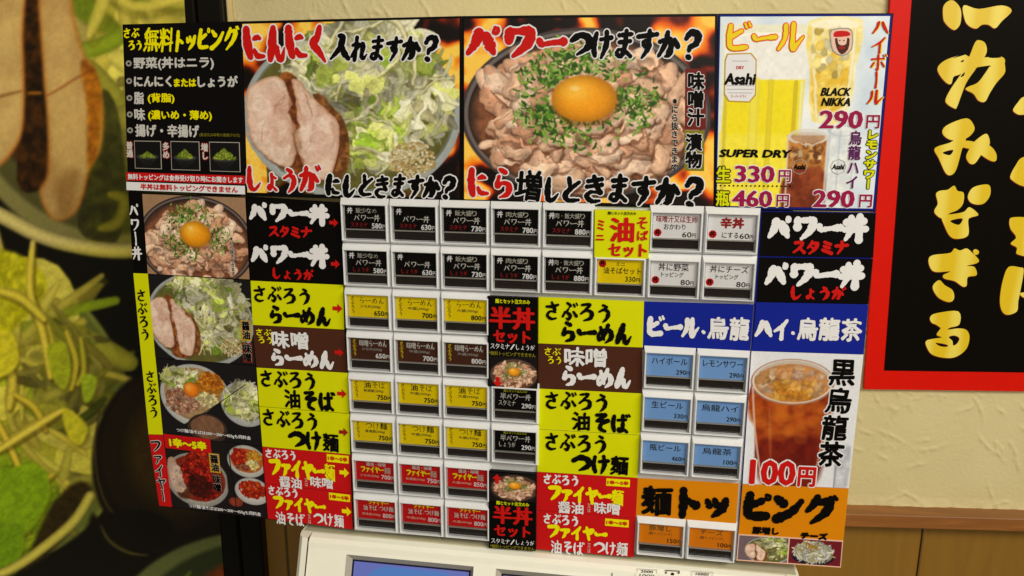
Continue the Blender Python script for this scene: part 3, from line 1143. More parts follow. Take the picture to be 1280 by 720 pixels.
# plaster wall: a fine sheet with trowel ridges pressed into it
rs = R_(4)
GW, GH = 760, 470
aa = np.linspace(aL, aR, GW)
vv = np.linspace(vT, vRail, GH)
cell = (vRail - vT) / GH
n0 = fbm(GH, GW, 46, rs, 3)
n1 = fbm(GH, GW, 26, rs, 5)
n2 = fbm(GH, GW, 60, rs, 2)
ridge = np.exp(-((n1 - .5 - .10 * (n0 - .5)) / .012) ** 2) * np.clip((n2 - .45) * 5, 0, 1)
hgt = .025 * n0 + .026 * ridge + .012 * fbm(GH, GW, 12, rs, 4)
rsx = R_(11)
for k in range(900):                      # short curved trowel marks
    cx, cy, a, l = rsx.uniform(0, GW), rsx.uniform(0, GH), rsx.uniform(-.5, 1.1), rsx.uniform(3, 15)
    x0, x1, y0, y1 = int(max(cx - l, 0)), int(min(cx + l, GW)), int(max(cy - l, 0)), int(min(cy + l, GH))
    if x1 <= x0 or y1 <= y0:
        continue
    Y, X = np.mgrid[y0:y1, x0:x1]
    u = (X - cx) * math.cos(a) + (Y - cy) * math.sin(a)
    v = -(X - cx) * math.sin(a) + (Y - cy) * math.cos(a) + .04 * u * u / l * rsx.uniform(-6, 6)
    hgt[y0:y1, x0:x1] += .038 * np.exp(-(v / .8) ** 2) * np.clip(1 - (u / l) ** 2, 0, 1) * (np.sin(u * .9) * .3 + .8)
edge = np.clip((np.arange(GH) - GH + 7) / 6, 0, 1)[:, None]
hgt += edge * .07 * fbm(GH, GW, 5, rs, 2)
V = np.array([wpt(a, v, 0) for v in vv for a in aa]) - WALL.n * hgt.ravel()[:, None]
F = [[j * GW + i, (j + 1) * GW + i, (j + 1) * GW + i + 1, j * GW + i + 1] for j in range(GH - 1) for i in range(GW - 1)]
struct(link('wall', W3(V), F, [plaster()], None, None, True))
# rail and wainscot
woodR = wood('rail_wood', (126, 78, 34), (150, 94, 42), .35)
woodP = wood('panel_wood', (126, 91, 26), (134, 97, 30), .4, True)
mb = MB()
wbox(mb, aL - .2, vRail - .02, aR, vRail + .36, -.3, .60, woodR, .02)
struct(mb.build('wall_rail'))
wr = bpy.data.objects.new('wainscot', None)
wr.location = W3([wpt(0, vBot)])[0]
COL.objects.link(wr)
wr['kind'] = 'structure'
seam = wav(1149, 690)[0]
pw = 9.2
x = seam - 3 * pw
while x < aR:
    mb = MB()
    x0, x1 = max(x, aL - .2), min(x + pw, aR)
    if x1 - x0 > .5:
        wbox(mb, x0 + .025, vRail + .37, x1 - .025, vBot, -.2, .06, woodP, .03)
        mb.build('wood_panel', wr)
    x += pw
# black pillar left of the plaster
BLK = mat('black_laminate', (17, 15, 12), .3, grain=.1, gscale=14)
p0, p1 = wav(253, 20)[0], wav(291, 20)[0]
mb = MB()
wbox(mb, p0 + .04, vT, p1 - .1, vBot, -1, .45, BLK, .05)
struct(mb.build('pillar'))
mb = MB()
wbox(mb, p1 - .14, vT, aL + .12, vRail, -1, .2, mat('plaster_edge', (196, 176, 124), .8, grain=.08, gscale=30, bump=.5, bscale=120), .1)
struct(mb.build('wall_corner'))

# ================================================================== food poster on the wall, left
POFF = 0.5
pa0, pa1 = wav(-130, 300)[0], p0
ph1 = wav(232, 20)[0]
root = thing('food_poster', 'large dim poster of two cabbage topped noodle bowls hanging beside the black pillar', 'poster', W3([wpt((pa0 + pa1) / 2, vBot - 2)])[0])
mb = MB()
wbox(mb, pa0, vT + 1, pa1, vBot - 1, .1, POFF - .01, BLK, .03)
mb.build('poster_board', root)
tq = [wpt(pa0 + .4, vT + 2, POFF), wpt(ph1, vT + 2, POFF), wpt(ph1, vBot - 2, POFF), wpt(pa0 + .4, vBot - 2, POFF)]


def pix(p):
    q = RM @ (np.asarray(p) - CAMP)
    return q[0] / q[2] * FPX + 640, q[1] / q[2] * FPX + 360


# the picture is painted for the part of the poster that shows and ends at its true right edge
tl = wpt(pa0 + .4, vT + 3, POFF)
CX0, CY0, CX1, CY1 = -110, -60, 300, 790


def pa(y):
    """pixel x of the printed edge at height y"""
    return 232 + (281 - 232) * y / 716


quadp = [(CX0, CY0), (CX1, CY0), (CX1, CY1), (CX0, CY1)]
ps = Surf(quadp, Plane(wpt(0, 0, POFF), WALL.n))
cv = Cv(CX0, CY0, CX1, CY1, .62, (14, 13, 10), 8)
# bowl at the top: pork slabs, greens, rim
cv.ell(150, -30, 240, 304, (150, 152, 130), edge=.1, soft=3)
cv.ell(150, -38, 226, 290, (92, 94, 72), edge=.1, soft=3)
cv.ell(150, -52, 214, 272, (64, 44, 22), soft=5, tex=.5)
cv.poly([(96, -60), (300, -60), (300, 180), (160, 250), (110, 160)], (86, 94, 34), tex=.5, cell=20)
cabbage(cv, in_ell(200, 20, 90, 130), 110, 41, L=(70, 160), Wd=(18, 36), bright=1.0, sprouts=2)
cv.poly([(128, 90), (150, 110), (160, 200), (150, 260), (110, 256), (100, 230), (118, 180)], (62, 66, 40), tex=.4, cell=20)
cv.strip([(140, 205), (158, 212), (150, 238), (128, 245)], 17, (140, 140, 70), edge=.4)
cv.poly([(26, -60), (50, -60), (58, 60), (62, 170), (52, 200), (24, 190), (34, 90)], (66, 40, 14), col2=(34, 22, 10), tex=.5, cell=10)
cv.strip([(38, 90), (55, 90)], 5, (170, 110, 40), edge=.5)
cv.poly([(-110, -60), (24, -60), (32, 30), (33, 120), (20, 155), (-10, 180), (-60, 200), (-110, 200)], (214, 192, 176), col2=(190, 162, 146), tex=.06, cell=40, edge=.8, edgecol=(196, 108, 40), ew=6, soft=3)
cv.strip([(30, 88), (10, 92), (-20, 100)], 4, (120, 70, 40), edge=.2, alpha=.7)
cv.poly([(50, -60), (84, -60), (96, 10), (110, 50), (122, 66), (132, 100), (130, 150), (116, 175), (108, 205), (96, 228), (74, 236), (60, 224), (52, 200), (62, 180), (62, 120), (56, 60)], (206, 182, 164), col2=(182, 150, 130), tex=.06, cell=36, edge=.75, edgecol=(186, 112, 44), ew=6, soft=3)
cv.poly([(66, 80), (92, 70), (104, 110), (100, 160), (84, 190), (70, 150)], (220, 200, 180), tex=.05, soft=8, alpha=.5)
cv.poly([(74, 190), (100, 176), (96, 220), (78, 230)], (150, 112, 76), tex=.1, soft=8, alpha=.6)
cv.poly([(104, 56), (122, 64), (130, 100), (124, 160), (112, 170), (112, 110)], (176, 112, 34), col2=(140, 84, 30), tex=.3, cell=8, soft=3)
cv.strip([(58, 95), (80, 84), (98, 74), (122, 64)], 3, (140, 70, 30), edge=.2, alpha=.8)
# the space under it
cv.poly([(-110, 226), (0, 236), (60, 262), (120, 276), (200, 278), (300, 270), (300, 800), (-110, 800)], (16, 15, 11), tex=.1, soft=5, smooth=1)
cv.strip([(-60, 206), (0, 228), (50, 252), (100, 266), (160, 272), (240, 262)], 20, (232, 228, 204), edge=.5, taper=0)
# second bowl
cv.ell(-14, 490, 182, 204, (150, 166, 150), edge=.12, soft=2)
cv.ell(-14, 491, 176, 200, (112, 130, 112), edge=.12, soft=3)
cv.ell(-30, 508, 158, 182, (82, 74, 36), tex=.4, soft=5)
cabbage(cv, in_ell(-36, 488, 150, 172), 250, 17, L=(90, 210), Wd=(14, 34), bright=.98, sprouts=1.4)
cabbage(cv, in_ell(86, 430, 42, 70), 60, 18, L=(30, 60), Wd=(9, 16), bright=.66)
cv.poly([(-60, 275), (10, 271), (48, 290), (62, 315), (40, 350), (0, 380), (-60, 390)], (176, 180, 34), col2=(196, 200, 72), tex=.25, cell=16, soft=3, streak=(.5, .08, 14))
cv.strip([(20, 320), (48, 340), (66, 380), (70, 430)], 12, (206, 200, 120), edge=.4)
cv.strip([(-40, 540), (20, 510), (50, 490), (80, 474)], 13, (206, 196, 130), edge=.4)
cv.strip([(66, 500), (90, 516), (112, 534)], 11, (214, 206, 150), edge=.4)
cv.poly([(-60, 600), (20, 540), (60, 556), (80, 590), (60, 640), (40, 680), (0, 720), (-60, 730)], (112, 150, 26), col2=(150, 178, 60), tex=.3, cell=20, soft=4, streak=(1.1, .12, 18))
cv.poly([(70, 600), (104, 570), (118, 600), (60, 680), (30, 700), (48, 650)], (48, 38, 18), tex=.5, soft=4)
cv.strip([(-20, 712), (20, 694), (60, 662), (96, 626), (116, 590)], 14, (196, 196, 172), edge=.5, taper=.1)
cv.poly([(-60, 740), (20, 706), (66, 674), (108, 640), (124, 620), (160, 740), (100, 800), (-60, 800)], (15, 14, 11), soft=4, tex=.1)
for pts_, w_s, c_ in (([(44, 262), (40, 320), (56, 372), (66, 430)], 11, (238, 226, 160)), ([(0, 400), (18, 430), (14, 470)], 13, (226, 214, 150)), ([(-10, 470), (14, 520), (30, 560)], 10, (230, 214, 140)),
                     ([(86, 372), (98, 410), (92, 446)], 9, (214, 206, 120)), ([(20, 452), (46, 470), (60, 500)], 10, (220, 206, 130)), ([(104, 380), (108, 420), (100, 440)], 8, (196, 196, 110)),
                     ([(0, 320), (30, 330), (58, 356)], 12, (232, 224, 150)), ([(0, 528), (40, 500), (80, 474)], 11, (240, 230, 176)), ([(-6, 600), (30, 590), (70, 560)], 9, (212, 200, 120))):
    cv.strip([(x_ + 2, y_ + 4) for x_, y_ in pts_], w_s * 1.3, (96, 80, 20), edge=.1, alpha=.55)
    cv.strip(pts_, w_s, c_, edge=.4, taper=.3)
for pl_, c_ in (([(62, 392), (84, 386), (92, 420), (84, 446), (70, 432)], (166, 184, 70)), ([(106, 428), (124, 432), (118, 458), (108, 462)], (160, 190, 80)), ([(82, 470), (112, 494), (104, 520), (88, 508)], (206, 208, 90)),
                ([(-20, 380), (16, 372), (26, 410), (4, 430), (-20, 424)], (214, 212, 90)), ([(6, 560), (50, 548), (66, 586), (40, 640), (0, 660), (-20, 620)], (128, 170, 36)), ([(-20, 640), (30, 630), (24, 690), (-20, 712)], (112, 156, 34))):
    cv.poly([(x_ + 2, y_ + 5) for x_, y_ in pl_], (80, 74, 20), tex=0, soft=4, alpha=.5)
    cv.poly(pl_, c_, tex=.08, cell=20, soft=2, edge=.5, edgecol=np.array(c_) * 1.2, ew=3, streak=(.8, .07, 14))
cv.strip([(-20, 712), (20, 694), (60, 662), (96, 626), (116, 590)], 15, (214, 212, 190), edge=.5, taper=.1)
# lacquer bowl in the middle
cv.ell(214, 545, 96, 130, (20, 16, 14), soft=3)
cv.ell(216, 530, 86, 112, (30, 24, 17), soft=3, tex=.2)
cv.ell(226, 530, 62, 84, (64, 50, 26), soft=14, tex=.3)
cv.strip([(128, 470), (122, 520), (126, 570), (142, 612), (176, 634), (210, 640)], 4, (72, 66, 62), edge=.4)
cv.ell(170, 640, 50, 30, (18, 15, 13), soft=3)
cv.strip([(128, 630), (140, 655), (164, 672), (190, 676)], 6, (84, 78, 74), edge=.6, taper=.9)
# bowl at the foot
cv.ell(330, 790, 188, 150, (96, 110, 90), soft=3)
cv.ell(336, 800, 170, 146, (44, 54, 42), soft=4)
cv.ell(330, 810, 112, 134, (112, 52, 14), soft=6, tex=.5)
cv.strip([(220, 730), (232, 712), (240, 700)], 7, (84, 110, 40), edge=.3)
cv.blur(.7)
cv.grain(.05, 3)
# above and below the painted part the print goes on plain dark
Yp, Xp = np.mgrid[0:cv.H, 0:cv.W] / cv.q
Yp += CY0
Xp += CX0
veg = np.clip((Yp - 262) / 14, 0, 1) * (Xp < 175) + (Xp > 112) * (Yp < 262) * .8
veg = np.clip(veg, 0, 1)[..., None]
cv.a *= np.array([.96, .90, .58]) * (1 - veg) + np.array([1.0, .95, .42]) * veg
print_photo(cv, ps, root, 'food_photo', .3, gain=1.08, cut=pa)

# ================================================================== red framed banner on the wall, right
BOFF = .18
BP = Plane(wpt(0, 0, BOFF), WALL.n)
root = thing('banner_sign', 'red bordered black sign with golden brush characters on the plaster wall', 'sign', W3([BP.at(1240, 480)])[0])
bq = Surf([(1127.5, -210), (1500, -210), (1420, 491), (1080.5, 486.5)], BP)
mb = MB()
slab(mb, bq, -4, 0, mat('sign_red', (206, 20, 6), .42, grain=.03))
mb.build('sign_board', root)
bi = Surf([(1154.5, -190), (1500, -190), (1420, 467.5), (1105.3, 463.2)], Plane(wpt(0, 0, BOFF + .5 * MM), WALL.n))
mb = MB()
slab(mb, bi, -.5, 0, mat('sign_black', (12, 9, 6), .45, grain=.04, spec=.04))
mb.build('black_field', root)


def goldmat():
    m = bpy.data.materials.new('gold_gradient_print')
    m.use_nodes = True
    nt = m.node_tree
    b = nt.nodes['Principled BSDF']
    b.inputs['Roughness'].default_value = .4
    tc = nt.nodes.new('ShaderNodeTexCoord')
    wv = nt.nodes.new('ShaderNodeTexWave')
    wv.wave_type = 'BANDS'
    wv.bands_direction = 'X'
    wv.inputs['Scale'].default_value = 12
    wv.inputs['Distortion'].default_value = 1.2
    wv.inputs['Detail'].default_value = 0
    nt.links.new(tc.outputs['Object'], wv.inputs['Vector'])
    cr = nt.nodes.new('ShaderNodeValToRGB')
    cr.color_ramp.elements[0].color = (*lin((216, 184, 14)), 1)
    cr.color_ramp.elements[1].color = (*lin((228, 208, 84)), 1)
    cr.color_ramp.elements[0].position = .25
    nt.links.new(wv.outputs['Fac'], cr.inputs['Fac'])
    nt.links.new(cr.outputs['Color'], b.inputs['Base Color'])
    MATS['gold'] = m
    return m


GOLD = goldmat()
SHD = ink('darkred')


def Z(o, k, pts):
    return [(o[0] + x / k, o[1] + y / k) for x, y in pts]


A4 = (1130, 0)
B4 = (1130, 100)
C4 = (1130, 290)
GL = {
    'cut_character': [[Z(A4, 4.8, [(245, 10), (248, -60), (300, -90), (350, -40), (350, 40), (320, 78), (290, 70), (258, 40)])],
                      [Z(A4, 4.8, [(368, -60), (460, -40), (600, -60), (660, -30), (600, 30), (560, 70), (520, 50), (480, 50), (445, 72), (400, 55), (375, 18)])]],
    'character_ka': [[Z(A4, 4.8, [(212, 298), (245, 262), (300, 238), (380, 222), (400, 250), (385, 300), (350, 335), (310, 350), (295, 392), (265, 385), (225, 340)])],
                     [Z(A4, 4.8, [(370, 235), (480, 238), (600, 234), (618, 270), (560, 292), (540, 283), (440, 296), (375, 302)])],
                     [Z(A4, 4.8, [(440, 150), (465, 138), (500, 155), (510, 205), (480, 260), (440, 310), (390, 380), (360, 450), (330, 530), (315, 537), (270, 510), (262, 480), (300, 410), (370, 310), (410, 220)])],
                     [Z(A4, 4.8, [(545, 270), (605, 235), (622, 300), (615, 335), (570, 385), (530, 445), (500, 497), (460, 490), (430, 450), (383, 425), (400, 408), (455, 385), (500, 330)])]],
    'character_mi': [[Z(B4, 3.6, [(182, 155), (200, 120), (290, 87), (325, 120), (322, 150), (285, 180), (220, 185)])],
                     [Z(B4, 3.6, [(245, 180), (288, 178), (270, 230), (245, 320), (220, 347), (195, 335), (165, 270), (145, 232), (160, 215), (215, 198)]), Z(B4, 3.6, [(182, 243), (230, 230), (215, 255)])],
                     [Z(B4, 3.6, [(250, 194), (300, 189), (335, 200), (322, 226), (270, 218), (240, 214)])],
                     [Z(B4, 3.6, [(330, 190), (375, 158), (392, 170), (395, 210), (360, 250), (330, 292), (305, 292), (290, 262), (305, 225)])],
                     [Z(B4, 3.6, [(345, 200), (395, 210), (425, 245), (425, 280), (400, 280), (360, 255), (330, 230)])]],
    'character_na': [[Z(B4, 3.6, [(152, 435), (170, 420), (205, 415), (235, 396), (250, 420), (278, 430), (275, 480), (250, 510), (215, 525), (180, 550), (150, 530), (145, 510), (160, 480)])],
                     [Z(B4, 3.6, [(297, 445), (320, 405), (375, 390), (398, 400), (398, 440), (375, 475), (345, 485), (310, 475)])],
                     [Z(B4, 3.6, [(180, 540), (240, 528), (280, 518), (305, 497), (345, 532), (312, 545), (298, 560), (298, 630), (250, 648), (215, 635), (190, 585)]), Z(B4, 3.6, [(216, 562), (272, 550), (255, 581)])]],
    'character_gi': [[Z(C4, 3.6, [(117, 62), (140, 42), (215, 32), (235, 10), (260, 20), (290, 10), (315, 30), (345, 65), (335, 82), (290, 95), (325, 100), (335, 140), (295, 150), (290, 190), (272, 197), (235, 170), (190, 158), (183, 140), (215, 122), (150, 125), (125, 105)])],
                     [Z(C4, 3.6, [(320, 20), (333, 14), (346, 24), (342, 38), (326, 40)])],
                     [Z(C4, 3.6, [(137, 190), (165, 165), (190, 190), (225, 215), (232, 255), (210, 274), (165, 255), (140, 220)])]],
    'character_ru': [[Z(C4, 3.6, [(122, 350), (150, 330), (250, 320), (255, 385), (210, 402), (185, 412), (150, 388), (128, 376)])],
                     [Z(C4, 3.6, [(160, 420), (190, 385), (225, 392), (200, 412), (250, 406), (286, 414), (300, 450), (285, 510), (240, 550), (190, 557), (130, 540), (105, 500), (103, 470), (140, 458), (175, 452), (152, 440)]),
                      Z(C4, 3.6, [(206, 450), (232, 442), (254, 456), (244, 482), (226, 493), (222, 470)]), Z(C4, 3.6, [(146, 480), (180, 484), (202, 492), (194, 500), (164, 496)])]],
    'far_character_dot': [[Z(A4, 4.8, [(670, 545), (700, 500), (730, 470), (790, 470), (780, 560), (720, 575), (690, 568)])]],
    'far_character_cross': [[Z(B4, 3.6, [(490, 350), (515, 300), (545, 265), (620, 260), (610, 400), (545, 397), (500, 372)])]],
    'far_character_bar': [[Z(B4, 3.6, [(485, 560), (500, 545), (560, 545), (620, 560), (600, 720), (520, 722), (518, 690), (490, 670), (515, 640), (490, 600)])]],
    'far_character_foot': [[Z(C4, 3.6, [(480, 100), (530, 102), (548, 115), (535, 200), (522, 270), (515, 320), (470, 337), (445, 310), (440, 250), (455, 160)])],
                           [Z(C4, 3.6, [(530, 230), (560, 225), (620, 235), (600, 270), (545, 250)])]],
}
for nm, polys in GL.items():
    mb = MB()
    for i, loops in enumerate(polys):
        polyprint(mb, bi, [[(x - .7, y + .9) for x, y in lp] for lp in loops], .15 + .01 * i, SHD, 4)
        polyprint(mb, bi, loops, .3 + .01 * i, GOLD, 4)
    if nm == 'character_ka':
        for a in ([(438, 302), (480, 290), (532, 287), (530, 291), (480, 297)], [(350, 262), (372, 250), (366, 264)], [(300, 242), (350, 224), (384, 219), (345, 232)], [(500, 222), (548, 214), (590, 226), (545, 222)], [(350, 352), (376, 322), (372, 344)], [(520, 236), (580, 232), (596, 238), (545, 241)]):
            polyprint(mb, bi, [Z(A4, 4.8, a)], .40, mat('sign_black', (20, 15, 10)), 2)
    o = mb.build('brush_character', root)

# ================================================================== menu boards
ACR = mat('acrylic_edge', (120, 122, 118), .3, grain=.05)
BB = mat('board_black', (10, 8, 8), .36, grain=.05)


def mk(z=0.0):
    return z * MM


class Panel:
    """one flat printed panel: a slab with lettering and pictures as sub-parts"""

    def __init__(s, parent, quad, kcol, name, off=0.5, th=0.5, label=None, m=None):
        s.s = Surf(quad, MACH, off * MM)
        mb = MB()
        slab(mb, s.s, -th, 0, m or mat('print_' + kcol, INK[kcol], .38, grain=.02), bev=.25)
        s.o = mb.build(name, parent)
        if label:
            s.o['label'] = label
        s.L = MB()
        s.A = MB()

    def done(s, name='lettering'):
        if s.L.n:
            s.L.build(name, s.o)
        if s.A.n:
            s.A.build('arrow_mark', s.o)


def board(name, label, quad, cat='menu board', group='menu boards fixed round the ticket machine'):
    c = np.mean([MACH.at(*p) for p in (quad[2], quad[3])], axis=0)
    root = thing(name, label, cat, W3([c])[0], group)
    sf = Surf(quad, MACH, 0)
    mb = MB()
    slab(mb, sf, -3.2, -.02, BB, bev=.3)
    mb.build('board_panel', root)
    return root, Surf(quad, MACH, 0)


def sub(L, name, parent):
    return L.build(name, parent)


# ---- topping notice
r, sf = board('topping_board', 'black board listing free toppings in white and yellow, top left corner piece', [(153, 30.5), (300.3, 26.5), (307.3, 244.5), (160.2, 239)])
L = MB()
brush(L, sf, 'さぶ', 165, 41, 21, 12.5, 'yellow', 1.5)
brush(L, sf, 'ろう', 170, 55.5, 19, 12.5, 'yellow', 1.5)
brush(L, sf, '無料トッピング', 240, 47.5, 118, 30, 'yellow', 1.35, shear=.12, sizes=[1.15, 1.1, .8, .85, 1, 1, 1.05])
for y in (77.5, 99, 120, 140.5, 160.5):
    ring(L, sf, 161.3 + (y - 77) * .02, y, 1.6, 3.8, 'palegrey')
typeset(L, sf, '野菜(丼はニラ)', 218, 77.5, 101, 16.5, 'grey', bold=.55)
typeset(L, sf, 'にんにく', 192, 99.5, 48, 14, 'grey', bold=.7)
typeset(L, sf, 'または', 232.5, 101, 28, 10.5, 'yellow', bold=.55)
typeset(L, sf, 'しょうが', 273, 99.5, 50, 14.5, 'grey', bold=.7)
typeset(L, sf, '脂', 174.5, 120, 13, 16, 'grey', bold=.55)
typeset(L, sf, '(背脂)', 202.5, 120.5, 34, 13.5, 'yellow', bold=.5)
typeset(L, sf, '味', 175.5, 140.5, 14, 16, 'grey', bold=.55)
typeset(L, sf, '(濃いめ・薄め)', 226, 142, 80, 14, 'yellow', bold=.5)
typeset(L, sf, '揚げ・辛揚げ', 210, 161, 81, 16.5, 'grey', bold=.6)
typeset(L, sf, '(醤油又は味噌の唐揚げの元)', 275.5, 166.5, 50, 5, 'olive')
for x0, x1, y0, y1, lab, lx, hw, hh, sd in ((168.5, 202.5, 173.6, 210, '普通', 162.5, 9, 6, 1), (214.6, 250.6, 174.4, 211.5, '多め', 208.8, 10, 10, 2), (262.7, 300.3, 175.5, 213, '増し', 256.8, 14, 12, 3)):
    cx, cy = (x0 + x1) / 2, (y0 + y1) / 2
    sheet(L, sf, x0, y0, x1, y1, .1, ink('dimwhite'))
    typeset(L, sf, lab, lx, cy - 7, 8.5, 21, 'grey', bold=.45, outline='softred', ow=.9, vertical=True)
    cv = Cv(0, 0, 33, 35, 1.5, (14, 13, 13), sd)
    for j in range(12):
        cv.ell(16.5, 20 + j * .9, 13.5 - j * .75, 2.6, (38 - j * 1.5, 38 - j * 1.5, 38 - j * 1.5))
    cv.ell(16.5, 20, 14, 3.4, (58, 58, 56))
    rr = R_(sd)
    for j in range(300):
        t = rr.rand()
        w = hw * (1 - t ** 1.3)
        specks(cv, 1, 16.5 + rr.uniform(-w, w), 20.5 - t * hh, .5, .5, [(150, 172, 40), (188, 200, 80), (110, 140, 30)], 1.5, rr)
    s_, t_ = sf.st(cx, cy)
    a, b = (x1 - x0 - 1.6) / 2 / sf.w, (y1 - y0 - 1.6) / 2 / sf.h
    ss = Surf([(0, 0)] * 4, MACH, 0, local=[CAMP] * 4)
    bil = lambda u, v: sf.c[0] * (1 - u) * (1 - v) + sf.c[1] * u * (1 - v) + sf.c[2] * u * v + sf.c[3] * (1 - u) * v
    ss.c = [bil(s_ - a, t_ - b), bil(s_ + a, t_ - b), bil(s_ + a, t_ + b), bil(s_ - a, t_ + b)]
    print_photo(cv, ss, r, 'food_photo', .25)
sheet(L, sf, 157.6, 216.4, 306.2, 227.2, .12, ink('panelred'))
typeset(L, sf, '無料トッピングは食券受け取り時にお聞きします', 232, 222, 144, 8, 'cardwhite', bold=.25, z=.35)
sheet(L, sf, 158, 229.2, 306.4, 240.2, .12, ink('cardwhite'))
typeset(L, sf, '半丼は無料トッピングできません', 237, 234.8, 122, 8.4, 'red', bold=.35, z=.35)
sub(L, 'lettering', r)

# ---- garlic question board
q = [(300.8, 26.6), (577, 20), (577, 253), (307.6, 245)]
r, sf = board('garlic_board', 'header board with pork and shredded cabbage bowl photo and red garlic question lettering', q)
pq = Surf([(303, 30), (574.5, 23), (574.3, 247.5), (309.4, 240.5)], MACH, .1 * MM)
cv = Cv(303, 26, 575, 246, 1.25, seed=2)
flames(cv, 12)
cv.frame(300.5, 12, 1 / 3.0, 1 / 3.02)
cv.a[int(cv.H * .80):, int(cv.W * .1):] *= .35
ramen(cv, 5)
cv.blur(.55)
cv.grain(.05)
print_photo(cv, pq, r, z=.1)
L = MB()
brush(L, sf, 'にんにく', 360.5, 54, 108, 46, 'red', 1.5, 'cardwhite', 1.9, shear=-.10)
sub(L, 'lettering', r)
L = MB()
brush(L, sf, '入れますか?', 484, 58, 133, 33, 'black', 1.7, 'cardwhite', 1.6, jit=1.4, shear=.14, sizes=[1.15, 1, .95, .9, 1.05, 1])
sub(L, 'lettering', r)
L = MB()
brush(L, sf, 'しょうが', 356, 222, 100, 38, 'red', 1.55, 'cardwhite', 1.6, sizes=[.9, .8, .9, 1.1])
sub(L, 'lettering', r)
L = MB()
brush(L, sf, 'にしときますか?', 491, 232, 163, 30, 'black', 1.75, 'cardwhite', 1.6, jit=1.4, shear=.14)
sub(L, 'lettering', r)

# ---- power question board
q = [(577.6, 20), (897, 17), (895.5, 261.5), (577.6, 253.2)]
r, sf = board('power_board', 'header board with raw egg pork bowl photo and red power question lettering', q)
pq = Surf([(580.3, 23.5), (893.6, 20.6), (891.6, 257), (580.3, 249)], MACH, .1 * MM)
cv = Cv(580, 22, 894, 256, 1.25, seed=3)
flames(cv, 21)
cv.frame(575.5, 9, 1 / 2.88, 1 / 2.88)
eggbowl(cv, 6, 560)
cv.blur(.55)
cv.grain(.05)
print_photo(cv, pq, r, z=.1)
L = MB()
brush(L, sf, 'パワー', 648, 50, 128, 42, 'red', 1.65, 'cardwhite', 1.9, shear=.12, sizes=[1, 1, .8])
sub(L, 'lettering', r)
L = MB()
brush(L, sf, 'つけますか?', 798, 54, 164, 35, 'black', 1.7, 'cardwhite', 1.6, jit=1.4, shear=.14)
sub(L, 'lettering', r)
L = MB()
brush(L, sf, 'にら', 616, 228, 62, 43, 'red', 1.4, 'cardwhite', 1.6)
sub(L, 'lettering', r)
L = MB()
brush(L, sf, '増しときますか?', 765, 234, 237, 41, 'black', 1.7, 'cardwhite', 1.6, jit=1.4, shear=.1, sizes=[1.2, .8, .9, 1, 1, 1, 1.05, 1])
sub(L, 'lettering', r)
L = MB()
sheet(L, sf, 858, 84, 883, 158, .3, ink('darkred'))
sheet(L, sf, 857, 160.5, 881, 211, .3, ink('olive'))
typeset(L, sf, '味噌汁', 871, 121, 21, 66, 'black', bold=.9, outline='cardwhite', ow=.9, vertical=True, z=.75)
typeset(L, sf, '漬物', 868.5, 186, 21, 44, 'black', bold=.9, outline='cardwhite', ow=.9, vertical=True, z=.75)
typeset(L, sf, '※にら抜きできます', 845.5, 166, 9, 90, 'black', bold=.25, outline='grey', ow=.6, vertical=True, z=.4)
sub(L, 'lettering', r)

# ---- beer and highball board
q = [(897.6, 17), (1117, 16.5), (1094.5, 265), (892.8, 261.6)]
r, sf = board('drinks_board', 'white drinks board with beer and highball glasses photo in a blue edge, top right', q)
mb = MB()
fr = Surf([(898.6, 18.4), (1115.5, 18), (1093.4, 263.4), (893.8, 260)], MACH, .3 * MM)
slab(mb, fr, -.3, 0, ink('navy'), bev=.2)
mb.build('blue_border', r)
pq = Surf([(900.5, 21), (1112.3, 20.2), (1090.5, 260.6), (895.6, 257)], MACH, .5 * MM)
cv = Cv(890, 20, 1112, 258, 1.25, (220, 230, 238), seed=9)
n = fbm(cv.H, cv.W, 50, R_(5), 3)[..., None]
cv.a += (n - .5) * np.array([60, 40, 20])
# tall beer, flat side lit
cv.poly([(895, 30), (1010, 30), (1004, 270), (890, 270)], (232, 232, 206), tex=.04, smooth=1, soft=2)
cv.poly([(897, 44), (1009, 44), (1008, 98), (898, 98)], (236, 236, 230), tex=.05, smooth=1, soft=3)
cv.poly([(899, 97), (1008, 97), (1004, 175), (894, 175)], (240, 222, 22), tex=.04, smooth=1, soft=2)
cv.poly([(894, 165), (1004, 165), (1002, 275), (888, 275)], (244, 228, 60), tex=.05, smooth=1, soft=10)
for xx, c, w in ((1004, (240, 240, 220), 5), (996, (200, 176, 30), 6), (900, (206, 186, 70), 5), (940, (238, 226, 90), 14), (962, (220, 200, 40), 8)):
    cv.strip([(xx, 100), (xx - 3, 270)], w, c, edge=.1, alpha=.7, taper=0)
cv.strip([(899, 44), (950, 41), (1009, 44)], 4, (250, 250, 246), edge=0, alpha=.8)
# highball mug
cv.poly([(1008, 26), (1078, 24), (1074, 80), (1066, 146), (1020, 148), (1014, 90)], (236, 214, 110), col2=(246, 236, 190), tex=.06, cell=16, soft=2, smooth=2)
cv.poly([(1018, 70), (1064, 66), (1060, 130), (1022, 134)], (226, 184, 50), col2=(244, 222, 130), tex=.1, cell=10, soft=6)
for a in ([(1014, 30), (1020, 90), (1026, 144)], [(1070, 30), (1068, 90), (1062, 144)]):
    cv.strip(a, 5, (250, 244, 210), edge=.2, alpha=.8)
specks(cv, 40, 1040, 60, 24, 34, [(250, 240, 190), (230, 200, 90), (240, 222, 140)], 7, R_(2), shade=.1)
cv.ell(1044, 30, 34, 6, (248, 244, 224), soft=2, alpha=.8)
